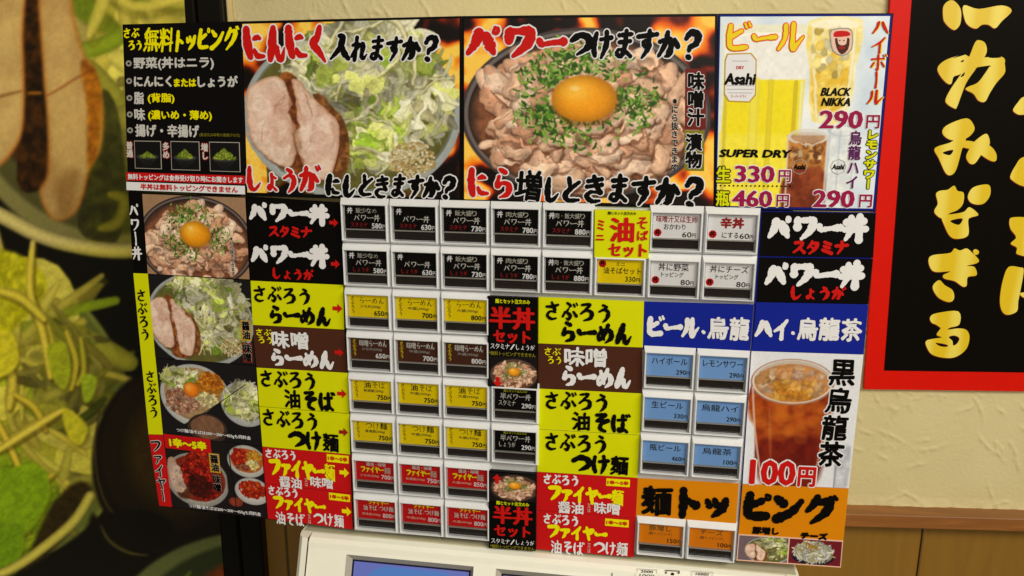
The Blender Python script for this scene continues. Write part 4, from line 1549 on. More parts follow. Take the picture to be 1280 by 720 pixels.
# oolong glass and a frosted one
cv.poly([(988, 166), (1044, 166), (1040, 268), (990, 268)], (150, 84, 30), col2=(196, 130, 60), tex=.12, cell=10, smooth=1, soft=2)
cv.poly([(988, 215), (1042, 212), (1040, 270), (988, 270)], (110, 40, 16), col2=(150, 70, 30), tex=.15, cell=12, soft=6)
specks(cv, 46, 1016, 188, 22, 14, [(216, 160, 90), (170, 100, 44), (234, 196, 140), (140, 76, 30)], 6, R_(3))
cv.ell(1016, 168, 28, 10, (216, 208, 200), ring=.82)
cv.ell(1016, 168, 23, 7, (190, 170, 150), alpha=.6)
for xx in (989, 1043):
    cv.strip([(xx, 168), (xx, 266)], 3, (226, 214, 204), edge=.1, alpha=.8, taper=0)
cv.poly([(1044, 160), (1084, 158), (1080, 270), (1046, 270)], (214, 220, 224), col2=(236, 238, 236), tex=.05, smooth=1, soft=2)
for xx in (1046, 1060, 1080):
    cv.strip([(xx, 160), (xx - 1, 262)], 3, (170, 184, 196), edge=.1, alpha=.5, taper=0)
cv.ell(1063, 160, 20, 7, (180, 190, 200), ring=.84)
cv.warp(1.2, 6, (1040, 80, 30, 60), 3)
cv.warp(1.5, 6, (1016, 210, 26, 48), 3)
cv.blur(.6)
cv.grain(.02)
print_photo(cv, pq, r, z=.1)
pl = MB()
oct_ = [(909, 65), (940, 64), (947, 72), (946, 116), (938, 125), (911, 124), (905, 115), (906, 73)]
polyprint(pl, sf, [oct_], .72, ink('brass'), 1)
polyprint(pl, sf, [[((x - 926) * .93 + 926, (y - 94.5) * .95 + 94.5) for x, y in oct_]], .78, ink('cardwhite'), 1)
for i, (a, b) in enumerate(((74, 20), (104, 34), (108.5, 34), (113, 30))):
    sheet(pl, sf, 926 - b / 2, a - .3, 926 + b / 2, a + .3, .84, ink('palegrey'))
typeset(pl, sf, 'DRY', 926, 82, 10, 4, 'red', z=.9, bold=.2)
typeset(pl, sf, 'Asahi', 926, 96, 39, 15, 'black', z=.9, bold=.9, shear=.15)
typeset(pl, sf, 'スーパードライ', 924, 117, 20, 4, 'red', z=.9)
pl.build('beer_logo', r)
pl = MB()
# bearded man emblem on the mug
em = [(1040, 36), (1062, 34), (1067, 42), (1066, 60), (1054, 68), (1042, 62), (1039, 48)]
polyprint(pl, sf, [em], .72, ink('palegrey'), 2)
polyprint(pl, sf, [[((x - 1053) * .9 + 1053, (y - 51) * .92 + 51) for x, y in em]], .76, ink('pinkline'), 2)
polyprint(pl, sf, [[(1043, 43), (1046, 38), (1060, 38), (1064, 42), (1060, 44), (1046, 45)]], .84, ink('red'), 2)
polyprint(pl, sf, [[(1045, 47), (1047, 58), (1053, 66), (1061, 60), (1063, 48), (1060, 46), (1059, 53), (1054, 55), (1049, 53), (1048, 47)]], .84, ink('brown'), 2)
polyprint(pl, sf, [[(1049, 58), (1053, 55), (1058, 58), (1053, 60)]], .9, ink('softred'), 2)
for ex in (1051, 1056):
    ring(pl, sf, ex, 49, 0, .8, 'black', .9, 6)
pl.build('bearded_emblem', r)
pl = MB()
typeset(pl, sf, 'Asahi', 1001, 206, 15, 7, 'black', z=.9, bold=.35, shear=.15)
ring(pl, sf, 1001, 206, 9.4, 10, 'dimwhite', .88, 8)
pl.build('glass_logo', r)
pl = MB()
typeset(pl, sf, 'Asahi', 1049, 206, 15, 7, 'ink', z=.9, bold=.35, shear=.15)
ring(pl, sf, 1049, 206, 9.4, 10, 'palegrey', .88, 8)
pl.build('glass_logo', r)
L = MB()
brush(L, sf, 'ビール', 957, 45.5, 100, 38, 'gold', 1.1, 'orangeline', 1.5, z=1.0, sizes=[1, .9, 1])
typeset(L, sf, 'SUPER DRY', 945, 189, 92, 10.5, 'black', bold=.55, boldx=.9, shear=.22, z=1.0)
typeset(L, sf, '生', 904.5, 216, 19, 21, 'lime', bold=.7, outline='black', ow=1.5, z=1.0)
typeset(L, sf, '瓶', 903.5, 247, 18, 21, 'lime', bold=.6, outline='black', ow=1.5, z=1.0)
for i in range(18):
    ring(L, sf, 895.5 + i * 5.5, 230.3 + i * .05, 0, 1.2, 'black', .9, 8)


def price(n, cx, cy, w, h, sf=sf, L=L, z=1.0):
    typeset(L, sf, n, cx - w * .14, cy, w * .72, h, 'purple', bold=.5, boldx=1.5, outline='cardwhite', ow=1.2, z=z)
    typeset(L, sf, '円', cx + w * .38, cy + h * .12, w * .22, h * .74, 'purple', bold=.45, outline='cardwhite', ow=1.1, z=z)


price('330', 954.5, 215.5, 73, 22)
price('460', 951.5, 247.5, 74, 22)
price('290', 1063, 146, 75, 23)
price('290', 1053.5, 247.5, 75, 23)
brush(L, sf, 'ハイボール', 1098.6, 76.5, 20, 106, 'gold', 1.05, z=.9, vertical=True, shear=0.0)
brush(L, sf, 'ハイボール', 1097.6, 76, 20, 106, 'red', 1.0, z=1.1, vertical=True)
typeset(L, sf, 'BLACK', 1046.5, 111.5, 36, 10.5, 'black', bold=.35, boldx=.6, shear=.22, z=1.0)
typeset(L, sf, 'NIKKA', 1047, 124, 36, 10.5, 'black', bold=.35, boldx=.6, shear=.22, z=1.0)
typeset(L, sf, '烏龍ハイ', 1068, 197, 16, 74, 'plum', bold=.6, outline='cardwhite', ow=.8, vertical=True, z=1.0)
typeset(L, sf, 'レモンサワー', 1088, 197, 15, 75, 'lime', bold=.8, outline='black', ow=1.1, vertical=True, z=1.0)
sub(L, 'lettering', r)

# ---- left menu board: strips, photographs and twelve dish signs
q = [(160.3, 239.3), (307.8, 244.8), (428.5, 253.2), (441.3, 662), (199.5, 632.6)]
root = thing('dish_board', 'tall board of dish photos and coloured name strips with arrows, left of the buttons', 'menu board', W3([MACH.at(320, 648)])[0], 'menu boards fixed round the ticket machine')
bs = Surf([(160.3, 239.3), (428.5, 253.2), (441.3, 662), (199.5, 632.6)], MACH, 0)
mb = MB()
slab(mb, bs, -3.2, -.02, BB)
mb.build('board_panel', root)
p = Panel(root, [(160.8, 241), (178.2, 242), (185.2, 341.6), (167.0, 341)], 'black', 'name_strip', label='black strip with white vertical brush lettering')
brush(p.L, p.s, 'パワー丼', 170.3, 289, 12.5, 73, 'cardwhite', 1.05, vertical=True, jit=.3)
p.done()
p = Panel(root, [(167.0, 341.4), (185.2, 342), (203.8, 543), (186, 542.6)], 'lime', 'name_strip', label='yellow strip with the shop name written twice')
brush(p.L, p.s, 'さぶろう', 179.7, 392, 12.5, 63, 'black', 1.3, vertical=True)
p.L.build('lettering', p.o)
p.L = MB()
brush(p.L, p.s, 'さぶろう', 190.8, 491, 12.5, 61, 'black', 1.3, vertical=True)
p.done()
p = Panel(root, [(186, 543), (204.0, 543.5), (215.5, 633.5), (199.4, 631.8)], 'panelred', 'name_strip', label='red strip with black brush lettering edged in white')
brush(p.L, p.s, 'ファイヤー', 200.3, 587.5, 12.5, 78, 'black', 1.0, 'grey', .7, vertical=True)
p.done()


def photopart(quad, paint, name, q=1.5, bg=(20, 18, 18), seed=1, label=None, post=None):
    sf = Surf(quad, MACH, .5 * MM)
    mb = MB()
    slab(mb, sf, -.5, 0, BB, bev=.2)
    o = mb.build(name, root)
    if label:
        o['label'] = label
    cv = Cv(0, 0, 100 * sf.w / 100, sf.h, q, bg, seed)
    cv.w, cv.h = sf.w, sf.h
    paint(cv)
    cv.grain(.05)
    print_photo(cv, sf, o, 'food_photo', .1)
    L = MB()
    if post:
        post(L, sf)
        if L.n:
            L.build('lettering', o)
    return o


def pt_egg(cv):
    cv.a[:] = (150, 124, 96)
    cv.frame(-10, -14, 1 / 6.2, 1 / 5.3)
    eggbowl(cv, 31, 300, dark=(46, 34, 34))


photopart([(178.4, 242.4), (307.0, 247.2), (312.4, 349.0), (185.4, 341.8)], pt_egg, 'photo_panel', label='egg topped pork bowl photo',
          post=lambda L, sf: typeset(L, sf, '※にら抜きできます', 291.5, 320, 4.5, 48, 'ink', bold=.1, outline='grey', ow=.35, vertical=True, z=.4))


def pt_ramen(cv):
    cv.a[:] = (22, 20, 20)
    cv.frame(-6, -16, 1 / 6.2, 1 / 5.6)
    ramen(cv, 51, n=900)


def ps_ramen(L, sf):
    for t, y, c in (('醤油', 412, 'brass'), ('味噌', 440, 'darkred')):
        s_, t_ = sf.st(308.5 if t == '醤油' else 310.6, y)
        sheet(L, sf, 302 if t == '醤油' else 304, y - 12.5, 314.5 if t == '醤油' else 316.5, y + 13, .25, ink(c))
        typeset(L, sf, t, 308.3 if t == '醤油' else 310.4, y, 10, 23, 'black', bold=.45, outline='dimwhite', ow=.35, vertical=True, z=.45)


photopart([(185.4, 342.4), (313.0, 350.6), (319.8, 456), (194.8, 447.2)], pt_ramen, 'photo_panel', label='pork and cabbage noodle bowl photo', post=ps_ramen)


def pt_mazesoba(cv):
    w, h = cv.w, cv.h
    cv.a[:] = (22, 20, 22)
    rr = R_(5)
    cv.ell(46, 44, 44, 40, (212, 214, 210), edge=.2)
    cv.ell(46, 42, 39, 34, (160, 130, 90), tex=.2)
    cabbage(cv, in_ell(30, 24, 24, 16), 160, 3, L=(8, 18), Wd=(1.6, 3), bright=1.05)
    specks(cv, 240, 28, 52, 20, 16, [(196, 140, 110), (160, 100, 74), (216, 170, 140)], 3, rr)
    specks(cv, 240, 66, 28, 17, 15, [(226, 130, 20), (240, 160, 40), (200, 96, 10)], 2.4, rr)
    specks(cv, 90, 62, 47, 13, 9, [(240, 224, 130), (232, 210, 160), (250, 240, 180)], 3, rr)
    cv.warp(1.4, 6, (46, 42, 38, 33), 4)
    cv.relief(.12, 6, (46, 42, 38, 33), 4)
    cv.ell(42, 36, 10, 9.5, (244, 130, 20), edge=.3, hl=(-.3, -.3, .5, (255, 190, 90), .7))
    cv.poly([(w, 14), (w, h), (0, h), (34, 78), (60, 62), (w - 30, 34)], (20, 18, 20), tex=.1, smooth=1)
    cv.ell(58, 84, 25, 19, (70, 52, 44), edge=.2)
    cv.ell(58, 82, 21, 15, (120, 84, 62), tex=.4)
    cv.ell(108, 48, 30, 28, (196, 200, 198), edge=.2)
    cv.ell(108, 45, 25, 22, (180, 180, 90), tex=.2)
    cabbage(cv, in_ell(108, 44, 24, 20), 260, 8, L=(8, 20), Wd=(1.5, 3), bright=1.05)
    cv.strip([(34, 78), (64, 58), (110, 24)], 1.2, (10, 10, 10), edge=0, taper=0)


photopart([(195, 448), (319.8, 457), (327.2, 557.2), (204.8, 543)], pt_mazesoba, 'photo_panel', label='three bowls photo of soupless noodles and dips',
          post=lambda L, sf: typeset(L, sf, 'つけ麺/油そばは200～300～450gも同料金', 268, 542, 94, 5.6, 'cardwhite', bold=.12, z=.4))


def pt_fire(cv):
    w, h = cv.w, cv.h
    cv.a[:] = (26, 20, 20)
    rr = R_(6)
    cv.ell(37, 52, 40, 34, (196, 192, 184), edge=.3)
    cv.ell(37, 50, 36, 29, (120, 40, 20), tex=.3)
    pork(cv, [(2, 30), (12, 28), (14, 50), (16, 66), (8, 70), (2, 56)], 3, .85)
    pork(cv, [(10, 36), (18, 40), (22, 58), (18, 70), (10, 66)], 4, .8)
    specks(cv, 700, 44, 46, 24, 30, [(190, 30, 14), (150, 18, 10), (214, 56, 24), (110, 14, 8), (170, 40, 20)], 3.4, rr)
    specks(cv, 120, 40, 60, 14, 14, [(96, 20, 8), (70, 14, 8)], 4, rr)
    cv.warp(1.6, 6, (37, 50, 36, 29), 4)
    cv.relief(.2, 6, (37, 50, 36, 29), 4)
    cv.poly([(w * .62, 2), (w, 2), (w, h), (w * .62, h)], (24, 18, 20), smooth=1, tex=.05)
    cv.ell(102, 21, 24, 20, (206, 206, 200), edge=.2)
    cv.ell(102, 20, 20, 15, (180, 90, 40), tex=.2)
    specks(cv, 200, 94, 17, 11, 11, [(204, 40, 16), (230, 80, 30), (180, 26, 12)], 2.4, rr)
    specks(cv, 120, 112, 14, 9, 7, [(230, 150, 30), (240, 180, 60)], 2, rr)
    specks(cv, 70, 108, 25, 8, 6, [(240, 220, 130), (250, 236, 170)], 2.4, rr)
    specks(cv, 60, 96, 29, 8, 4, [(140, 70, 50), (170, 100, 70)], 2, rr)
    cv.ell(106, 58, 22, 17, (206, 204, 200), edge=.2)
    specks(cv, 260, 106, 56, 16, 11, [(206, 44, 14), (226, 84, 24), (170, 24, 10)], 2.4, rr)
    cv.ell(84, 74, 9, 6, (150, 60, 40), tex=.4, edge=.3)
    cv.strip([(80, 0), (84, h)], 1.5, (14, 10, 10), edge=0, taper=0)


def ps_fire(L, sf):
    sheet(L, sf, 206.5, 545.2, 264.5, 562.5, .25, ink('panelred'))
    typeset(L, sf, '1辛～5辛', 236, 554.5, 47, 12, 'yellow', bold=.8, z=.5, outline='darkred', ow=.6)
    for t, x, y, c in (('醤油', 269.5, 578, 'brass'), ('味噌', 273, 603, 'darkred')):
        sheet(L, sf, x - 6.5, y - 12, x + 6.5, y + 12, .25, ink(c))
        typeset(L, sf, t, x, y, 10, 21, 'black', bold=.45, outline='dimwhite', ow=.3, vertical=True, z=.45)
    typeset(L, sf, 'つけ麺/油そばは200～300～450gも同料金', 282, 637, 92, 5.6, 'cardwhite', bold=.12, z=.4)


photopart([(204.6, 543.6), (327.4, 558), (334.2, 647.5), (215.8, 633)], pt_fire, 'photo_panel', label='red hot spicy noodle bowls photo', post=ps_fire)

D1 = dict(k='black', top='cardwhite', sub='red')


def tag15(L, sf, cx, cy, w, h):
    sheet(L, sf, cx - w / 2, cy - h / 2, cx + w / 2, cy + h / 2, .2, ink('yellow'))
    typeset(L, sf, '1辛～5辛', cx, cy, w * .9, h * .62, 'red', bold=.35, z=.4)


def sign(parent, quad, kind, T, label, am=None, ac='red', asz=11, ad='right'):
    """T: list of (text, cx, cy, w, h)"""
    kc = {'pow': 'black', 'yel': 'lime', 'bro': 'brown', 'red': 'panelred'}[kind]
    p = Panel(parent, quad, kc, 'name_sign', label=label)
    if kind == 'pow':
        brush(p.L, p.s, T[0][0], *T[0][1:], 'cardwhite', 1.75)
        brush(p.L, p.s, T[1][0], *T[1][1:], 'red', 1.6)
    elif kind == 'yel':
        brush(p.L, p.s, T[0][0], *T[0][1:], 'black', 1.5, jit=.5)
        brush(p.L, p.s, T[1][0], *T[1][1:], 'black', 1.8)
    elif kind == 'bro':
        brush(p.L, p.s, 'さぶ', *T[0][1:], 'yellow', 1.15)
        brush(p.L, p.s, 'ろう', *T[1][1:], 'yellow', 1.15)
        brush(p.L, p.s, '味噌', *T[2][1:], 'cardwhite', 1.5)
        brush(p.L, p.s, 'らーめん', *T[3][1:], 'cardwhite', 1.8)
    else:
        brush(p.L, p.s, 'さぶろう', *T[0][1:], 'cardwhite', 1.5)
        brush(p.L, p.s, T[1][0], *T[1][1:], 'yellow', 1.85)
        a, b = T[2][0]
        cx, cy, w, h = T[2][1:]
        wa, wb = T[3]
        brush(p.L, p.s, a, cx - w / 2 + wa / 2, cy, wa, h, 'cardwhite', 1.3)
        typeset(p.L, p.s, '又は', cx - w / 2 + wa + (w - wa - wb) / 2, cy, 4, h * .7, 'grey', vertical=True)
        brush(p.L, p.s, b, cx + w / 2 - wb / 2, cy + .6, wb, h, 'cardwhite', 1.3)
        tag15(p.L, p.s, *T[4])
    if am:
        arrow(p.A, p.s, am[0], am[1], asz, ac, ad)
    p.done()
    return p


sign(root, [(307.6, 244.8), (428.2, 253.2), (428.2, 302.8), (310.6, 298.6)], 'pow', [('パワー丼', 362, 266, 100, 25), ('スタミナ', 364, 289.5, 55, 14)], 'black strip, white lettering with red word below', (418, 278))
sign(root, [(310.7, 300.3), (428.4, 304.3), (429, 355.8), (313.3, 350)], 'pow', [('パワー丼', 363, 318, 98, 26), ('しょうが', 367, 342.5, 54, 14)], 'black strip, white lettering with a red ginger line', (420, 329.5))
sign(root, [(313.5, 350.8), (429.2, 356.2), (430.5, 411.8), (316, 406)], 'yel', [('さぶろう', 354, 368.5, 75, 21), ('らーめん', 376, 394.5, 80, 23)], 'upper yellow strip on the board', (422.5, 385), 'red', 12)
sign(root, [(316.1, 406.6), (430.5, 412.4), (434.8, 465.6), (320.8, 459)], 'bro', [('', 330.5, 415, 21, 9), ('', 333, 424.5, 20, 9), ('', 364, 424.5, 47, 22), ('', 379, 448, 82, 22)], 'brown strip on the board', (424.5, 440), 'red', 11)
sign(root, [(321, 459.4), (435, 466), (436.8, 516.6), (324.2, 507.6)], 'yel', [('さぶろう', 361.5, 474.5, 73, 22), ('油そば', 388.5, 500, 64, 24)], 'middle yellow strip on the board', (428, 491.5), 'red', 11.5)
sign(root, [(324.4, 508.2), (436.9, 517.3), (437.8, 567.8), (328.2, 557.8)], 'yel', [('さぶろう', 364, 524, 72, 22), ('つけ麺', 393.5, 550.5, 64, 24)], 'lowest yellow strip on the board', (430, 539.5), 'softred', 11)
sign(root, [(328.3, 558.4), (437.9, 568.4), (439.3, 616.6), (331.6, 604)], 'red', [('', 352, 567.5, 40, 12), ('ファイヤー麺', 379, 586.5, 83, 22), (('醤油', '味噌'), 384, 602, 68, 14), (29, 29), (422.8, 573, 27, 9.5)], 'upper red strip with yellow lettering', (431, 590), 'yellow', 12)
sign(root, [(331.8, 604.6), (439.4, 617.2), (441.1, 661.4), (335.2, 648)], 'red', [('', 355, 614, 39, 12), ('ファイヤー', 375, 630, 65, 17), (('油そば', 'つけ麺'), 388, 648, 86, 16), (38, 38), (425, 621, 26, 9)], 'lowest red strip with yellow lettering', (434, 638.5), 'yellow', 12)

# ---- right board
q = [(951.6, 263.5), (1095, 266.2), (1050.2, 710), (920, 700.8)]
root = thing('drink_menu_board', 'tall right hand board with iced oolong tea glass photo and orange noodle topping strip', 'menu board', W3([MACH.at(985, 706)])[0], 'menu boards fixed round the ticket machine')
bs = Surf(q, MACH, 0)
mb = MB()
slab(mb, bs, -3.2, -.02, ink('navy'))
mb.build('board_panel', root)
p = Panel(root, [(952.6, 264.5), (1094.6, 266.6), (1091.2, 321.8), (949.2, 319.8)], 'black', 'name_sign', label='black strip, white lettering with red word below')
brush(p.L, p.s, 'パワー丼', 1022.5, 284.5, 125, 32, 'cardwhite', 1.85)
brush(p.L, p.s, 'スタミナ', 1026, 309, 70, 17, 'red', 1.8)
p.done()
p = Panel(root, [(949.1, 321.6), (1091, 323.6), (1085.2, 380), (945.4, 377.2)], 'black', 'name_sign', label='black strip, white lettering with red ginger word')
brush(p.L, p.s, 'パワー丼', 1018, 342.5, 124, 32, 'cardwhite', 1.85)
brush(p.L, p.s, 'しょうが', 1022, 366, 71, 17, 'red', 1.8)
p.done()
p = Panel(root, [(945.3, 377.8), (1085.1, 380.6), (1079.2, 442.6), (939.4, 438.2)], 'blue', 'name_sign', label='blue strip with white brush lettering')
brush(p.L, p.s, 'ハイ・烏龍茶', 1011, 410, 134, 29, 'cardwhite', 1.75, sizes=[1, .9, .4, 1.15, 1.2, 1.15])
p.done()
tea = Surf([(939.3, 438.8), (1079.1, 443.2), (1060.8, 609.8), (928.2, 604.2)], MACH, .5 * MM)
mb = MB()
slab(mb, tea, -.5, 0, ink('cardwhite'), bev=.2)
to = mb.build('photo_panel', root)
to['label'] = 'iced tea glass photo'
cv = Cv(0, 0, 137, 166, 1.4, (222, 224, 230), 5)
rr = R_(12)
# local frame: x from the left edge of the print
cv.poly([(4, 34), (104, 30), (98, 100), (92, 168), (26, 168), (10, 90)], (120, 32, 12), col2=(150, 58, 18), tex=.18, cell=18, smooth=2, soft=2)
cv.poly([(8, 50), (100, 46), (94, 90), (14, 92)], (170, 78, 20), col2=(140, 48, 14), tex=.2, cell=14, soft=10)
cv.poly([(20, 110), (96, 104), (90, 168), (28, 168)], (96, 18, 10), col2=(124, 34, 14), tex=.15, cell=20, soft=12)
cv.ell(54, 36, 52, 28, (206, 190, 176), edge=.1)
cv.ell(54, 38, 47, 24, (186, 128, 76), tex=.2)
for i in range(46):
    a, q2 = rr.uniform(0, 6.28), rr.uniform(0, 1) ** .5
    x, y = 54 + 42 * q2 * math.cos(a), 38 + 19 * q2 * math.sin(a)
    w = rr.uniform(7, 11)
    an = rr.uniform(-.5, .5)
    c = np.array([(206, 164, 120), (190, 140, 86), (220, 192, 162), (176, 118, 60), (186, 154, 132)][rr.randint(5)], float)
    if abs(x - 54) < 28 and y > 34:
        c = np.array([(216, 150, 50), (200, 130, 40), (226, 170, 80)][rr.randint(3)], float)
    P = [(x + w * math.cos(an + k) * .8, y + w * .62 * math.sin(an + k)) for k in (.6, 2.3, 3.8, 5.4)]
    cv.poly(P, c * .72, tex=.1, smooth=2, alpha=.75)
    cv.poly([((px - x) * .8 + x, (py - y) * .8 + y - .6) for px, py in P], c, tex=.14, smooth=2, cell=5, alpha=.6, soft=2.5)
cv.warp(2.0, 7, (54, 38, 47, 24), 3)
cv.relief(.16, 9, (54, 38, 47, 24), 3)
for i in range(26):
    x, y = rr.uniform(14, 96), rr.uniform(62, 110)
    cv.ell(x, y, rr.uniform(6, 13), rr.uniform(4, 8), (206, 112, 30), soft=6, alpha=.28)
cv.ell(54, 36, 52, 28, (150, 104, 84), ring=.955, soft=1)
cv.ell(54, 35.4, 50, 26.4, (236, 228, 222), ring=.965, soft=1)
cv.strip([(5, 44), (12, 100), (26, 168)], 3, (220, 190, 176), edge=0, taper=0, alpha=.8)
cv.strip([(104, 40), (98, 100), (91, 168)], 2.5, (200, 150, 120), edge=0, taper=0, alpha=.8)
cv.strip([(28, 70), (34, 130)], 5, (226, 150, 80), edge=.2, alpha=.25)
cv.poly([(116, 120), (134, 112), (134, 168), (120, 168)], (176, 180, 190), col2=(206, 208, 214), tex=.1, smooth=2, soft=4)
cv.strip([(104, 104), (100, 118), (116, 124)], 4, (190, 160, 140), edge=.3)
cv.strip([(118, 118), (118, 166)], 2, (140, 144, 156), edge=.1, taper=0)
cv.blur(.6)
cv.grain(.03)
print_photo(cv, tea, to, 'tea_photo', .1)
L = MB()
brush(L, tea, '黒烏龍茶', 1046, 516, 32, 136, 'black', 1.35, 'cardwhite', 1.6, vertical=True, z=.4, shear=.04)
typeset(L, tea, '100', 966, 589.5, 60, 33, 'red', bold=1.4, boldx=1.9, outline='cardwhite', ow=1.7, z=.4)
typeset(L, tea, '円', 1009, 595, 23, 26, 'red', bold=1.0, outline='cardwhite', ow=1.5, z=.4)
L.build('lettering', to)
p = Panel(root, [(928.1, 604.8), (1060.7, 610.4), (1050.4, 709.6), (920.2, 700.4)], 'orange', 'name_sign', label='orange strip with black brush lettering above two small photos')
brush(p.L, p.s, 'ピング', 987, 634, 120, 35, 'black', 1.95)
p.L.build('lettering', p.o)
p.L = MB()
typeset(p.L, p.s, '豚増し', 957.5, 662, 34, 10, 'black', bold=.8)
typeset(p.L, p.s, 'チーズ', 1018, 668.5, 34, 9.5, 'black', bold=1.0)
p.done()
fr = Surf([(923.2, 667), (1053.6, 675.2), (1050.7, 708.6), (920.5, 699.6)], MACH, .8 * MM)
mb = MB()
slab(mb, fr, -.3, 0, ink('pinkline'))
mb.build('photo_frame', p.o)
cv = Cv(0, 0, 62, 31, 1.6, (110, 92, 98), 5)
cv.frame(8, -3, 1 / 14, 1 / 19)
ramen(cv, 71, n=420, garlic=False)
cv.grain(.04)
print_photo(cv, Surf([(924.2, 668.2), (985.6, 672.2), (983.2, 702.6), (921.7, 698.4)], MACH, .8 * MM), p.o, 'food_photo', .1)
cv = Cv(0, 0, 64, 32, 1.6, (110, 26, 36), 6)
rr = R_(8)
cv.ell(30, 22, 26, 11, (30, 20, 40), soft=2)
cv.ell(30, 16, 24, 13, (206, 206, 196), tex=.2)
noodles(cv, 210, 30, 16, 21, 11, [(226, 226, 216), (206, 206, 186), (236, 232, 200), (190, 180, 130), (240, 240, 236)], 2.6, rr, 9)
noodles(cv, 16, 28, 10, 9, 4, [(206, 160, 60), (190, 130, 50)], 1.6, rr, 6)
cv.grain(.04)
print_photo(cv, Surf([(987.3, 672.3), (1052.4, 676.4), (1049.8, 707.2), (984.9, 702.7)], MACH, .8 * MM), p.o, 'food_photo', .1)

# ================================================================== ticket machine
CREAM = mat('machine_cream', (246, 245, 230), .38, grain=.015, spec=.4)
SILV = mat('silver_panel', (214, 216, 216), .28, metal=.15, grain=.03, spec=.5)
BTNF = mat('button_frame', (230, 232, 234), .32, metal=.1, grain=.05, gscale=60, spec=.6, bump=.15, bscale=260)
WIND = mat('button_window', (30, 22, 20), .22, grain=.1, spec=.5)
LIP = mat('clear_lip', (150, 148, 140), .25, spec=.6)
SEAM = mat('dark_gap', (40, 38, 36), .6)


def glassy():
    m = bpy.data.materials.new('clear_cover')
    m.use_nodes = True
    nt = m.node_tree
    for n_ in list(nt.nodes):
        if n_.type != 'OUTPUT_MATERIAL':
            nt.nodes.remove(n_)
    out = nt.nodes[0]
    t = nt.nodes.new('ShaderNodeBsdfTransparent')
    g = nt.nodes.new('ShaderNodeBsdfGlossy')
    g.inputs['Roughness'].default_value = .08
    lw = nt.nodes.new('ShaderNodeFresnel')
    lw.inputs['IOR'].default_value = 1.22
    mx = nt.nodes.new('ShaderNodeMixShader')
    nt.links.new(lw.outputs[0], mx.inputs[0])
    nt.links.new(t.outputs[0], mx.inputs[1])
    nt.links.new(g.outputs[0], mx.inputs[2])
    nt.links.new(mx.outputs[0], out.inputs[0])
    MATS['cover'] = m
    return m


COVER = glassy()


def ubox(mb, u0, v0, u1, v1, w0, w1, m, bev=0.0):
    """box in board units, w0 front (towards the viewer) to w1 back"""
    rings = [[(u0, v0), (u1, v0), (u1, v1), (u0, v1)]] * 2
    ws = [w1, w0 + bev]
    if bev:
        rings.append([(u0 + bev, v0 + bev), (u1 - bev, v0 + bev), (u1 - bev, v1 - bev), (u0 + bev, v1 - bev)])
        ws.append(w0)
    V = [(a, b, w) for rg, w in zip(rings, ws) for a, b in rg]
    F = []
    for k in range(len(rings) - 1):
        for i in range(4):
            j = (i + 1) % 4
            F.append([k * 4 + i, (k + 1) * 4 + i, (k + 1) * 4 + j, k * 4 + j])
    e = (len(rings) - 1) * 4
    F += [[e + 3, e + 2, e + 1, e], [0, 1, 2, 3]]
    mb.add(W3(V), F, m)


def up(x, y, w=0.0):
    """pixel -> board units on the plane at depth w"""
    d = RM.T @ np.array([(x - 640) / FPX, (y - 360) / FPX, 1.0])
    t = (w - CAMP[2]) / d[2]
    return CAMP + d * t


mroot = thing('ticket_machine', 'cream meal ticket machine with rows of framed menu buttons under the photo boards', 'ticket machine', W3([up(690, 700, 3)])[0])
tl, br_ = up(430, 252), up(940, 672)
mb = MB()
ubox(mb, tl[0] - .1, tl[1] - 3.2, br_[0] + .3, br_[1] + .1, .16, 6.0, CREAM, .06)
mb.build('housing', mroot)
bp_ = Surf([(427.8, 251.5), (951.4, 262), (920.4, 701), (442.2, 664)], MACH, -.04)
mb = MB()
slab(mb, bp_, -3.5, 0, SILV)
mb.build('button_panel', mroot)

ROWP = 0.90142
CARD_W, CARD_H, WIN_H = .862, .475, .175


def gpos(c, r):
    return c - 3.5, (r - 3.5) * ROWP


rings = [((-.064, -.150), (.930, .749), .05), ((-.058, -.144), (.924, .744), .0), ((-.036, -.040), (.900, .692), -.105), ((-.024, -.028), (.888, .684), -.118), ((-.010, -.014), (.873, .676), -.112), ((0, -.004), (.863, .668), .012)]
FV, FF = [], []
for (x0, y0), (x1, y1), w in rings:
    FV += [(x0, y0, w), (x1, y0, w), (x1, y1, w), (x0, y1, w)]
for k in range(len(rings) - 1):
    for i in range(4):
        j = (i + 1) % 4
        FF.append([k * 4 + i, (k + 1) * 4 + i, (k + 1) * 4 + j, k * 4 + j])
k = len(rings) * 4 - 4
FF.append([k + 3, k + 2, k + 1, k])


def loc3(pts, c, r):
    u, v = gpos(c, r)
    return [(a + u, b + v, w) for a, b, w in pts]


def boxpts(x0, y0, x1, y1, w0, w1):
    V = [(x0, y0, w1), (x1, y0, w1), (x1, y1, w1), (x0, y1, w1), (x0, y0, w0), (x1, y0, w0), (x1, y1, w0), (x0, y1, w0)]
    F = [[i, 4 + i, 4 + (i + 1) % 4, (i + 1) % 4] for i in range(4)] + [[7, 6, 5, 4], [0, 1, 2, 3]]
    return V, F


class Card:
    """coordinates 52 x 28.5 pixels, origin top left"""

    def __init__(s, c, r):
        V = np.array(loc3([(.012, .006, -.008), (.852, .006, -.008), (.852, CARD_H - .01, -.008), (.012, CARD_H - .01, -.008)], c, r))
        s.s = Surf([(0, 0), (51, 0), (51, 28), (0, 28)], MACH, 0, local=list(V))


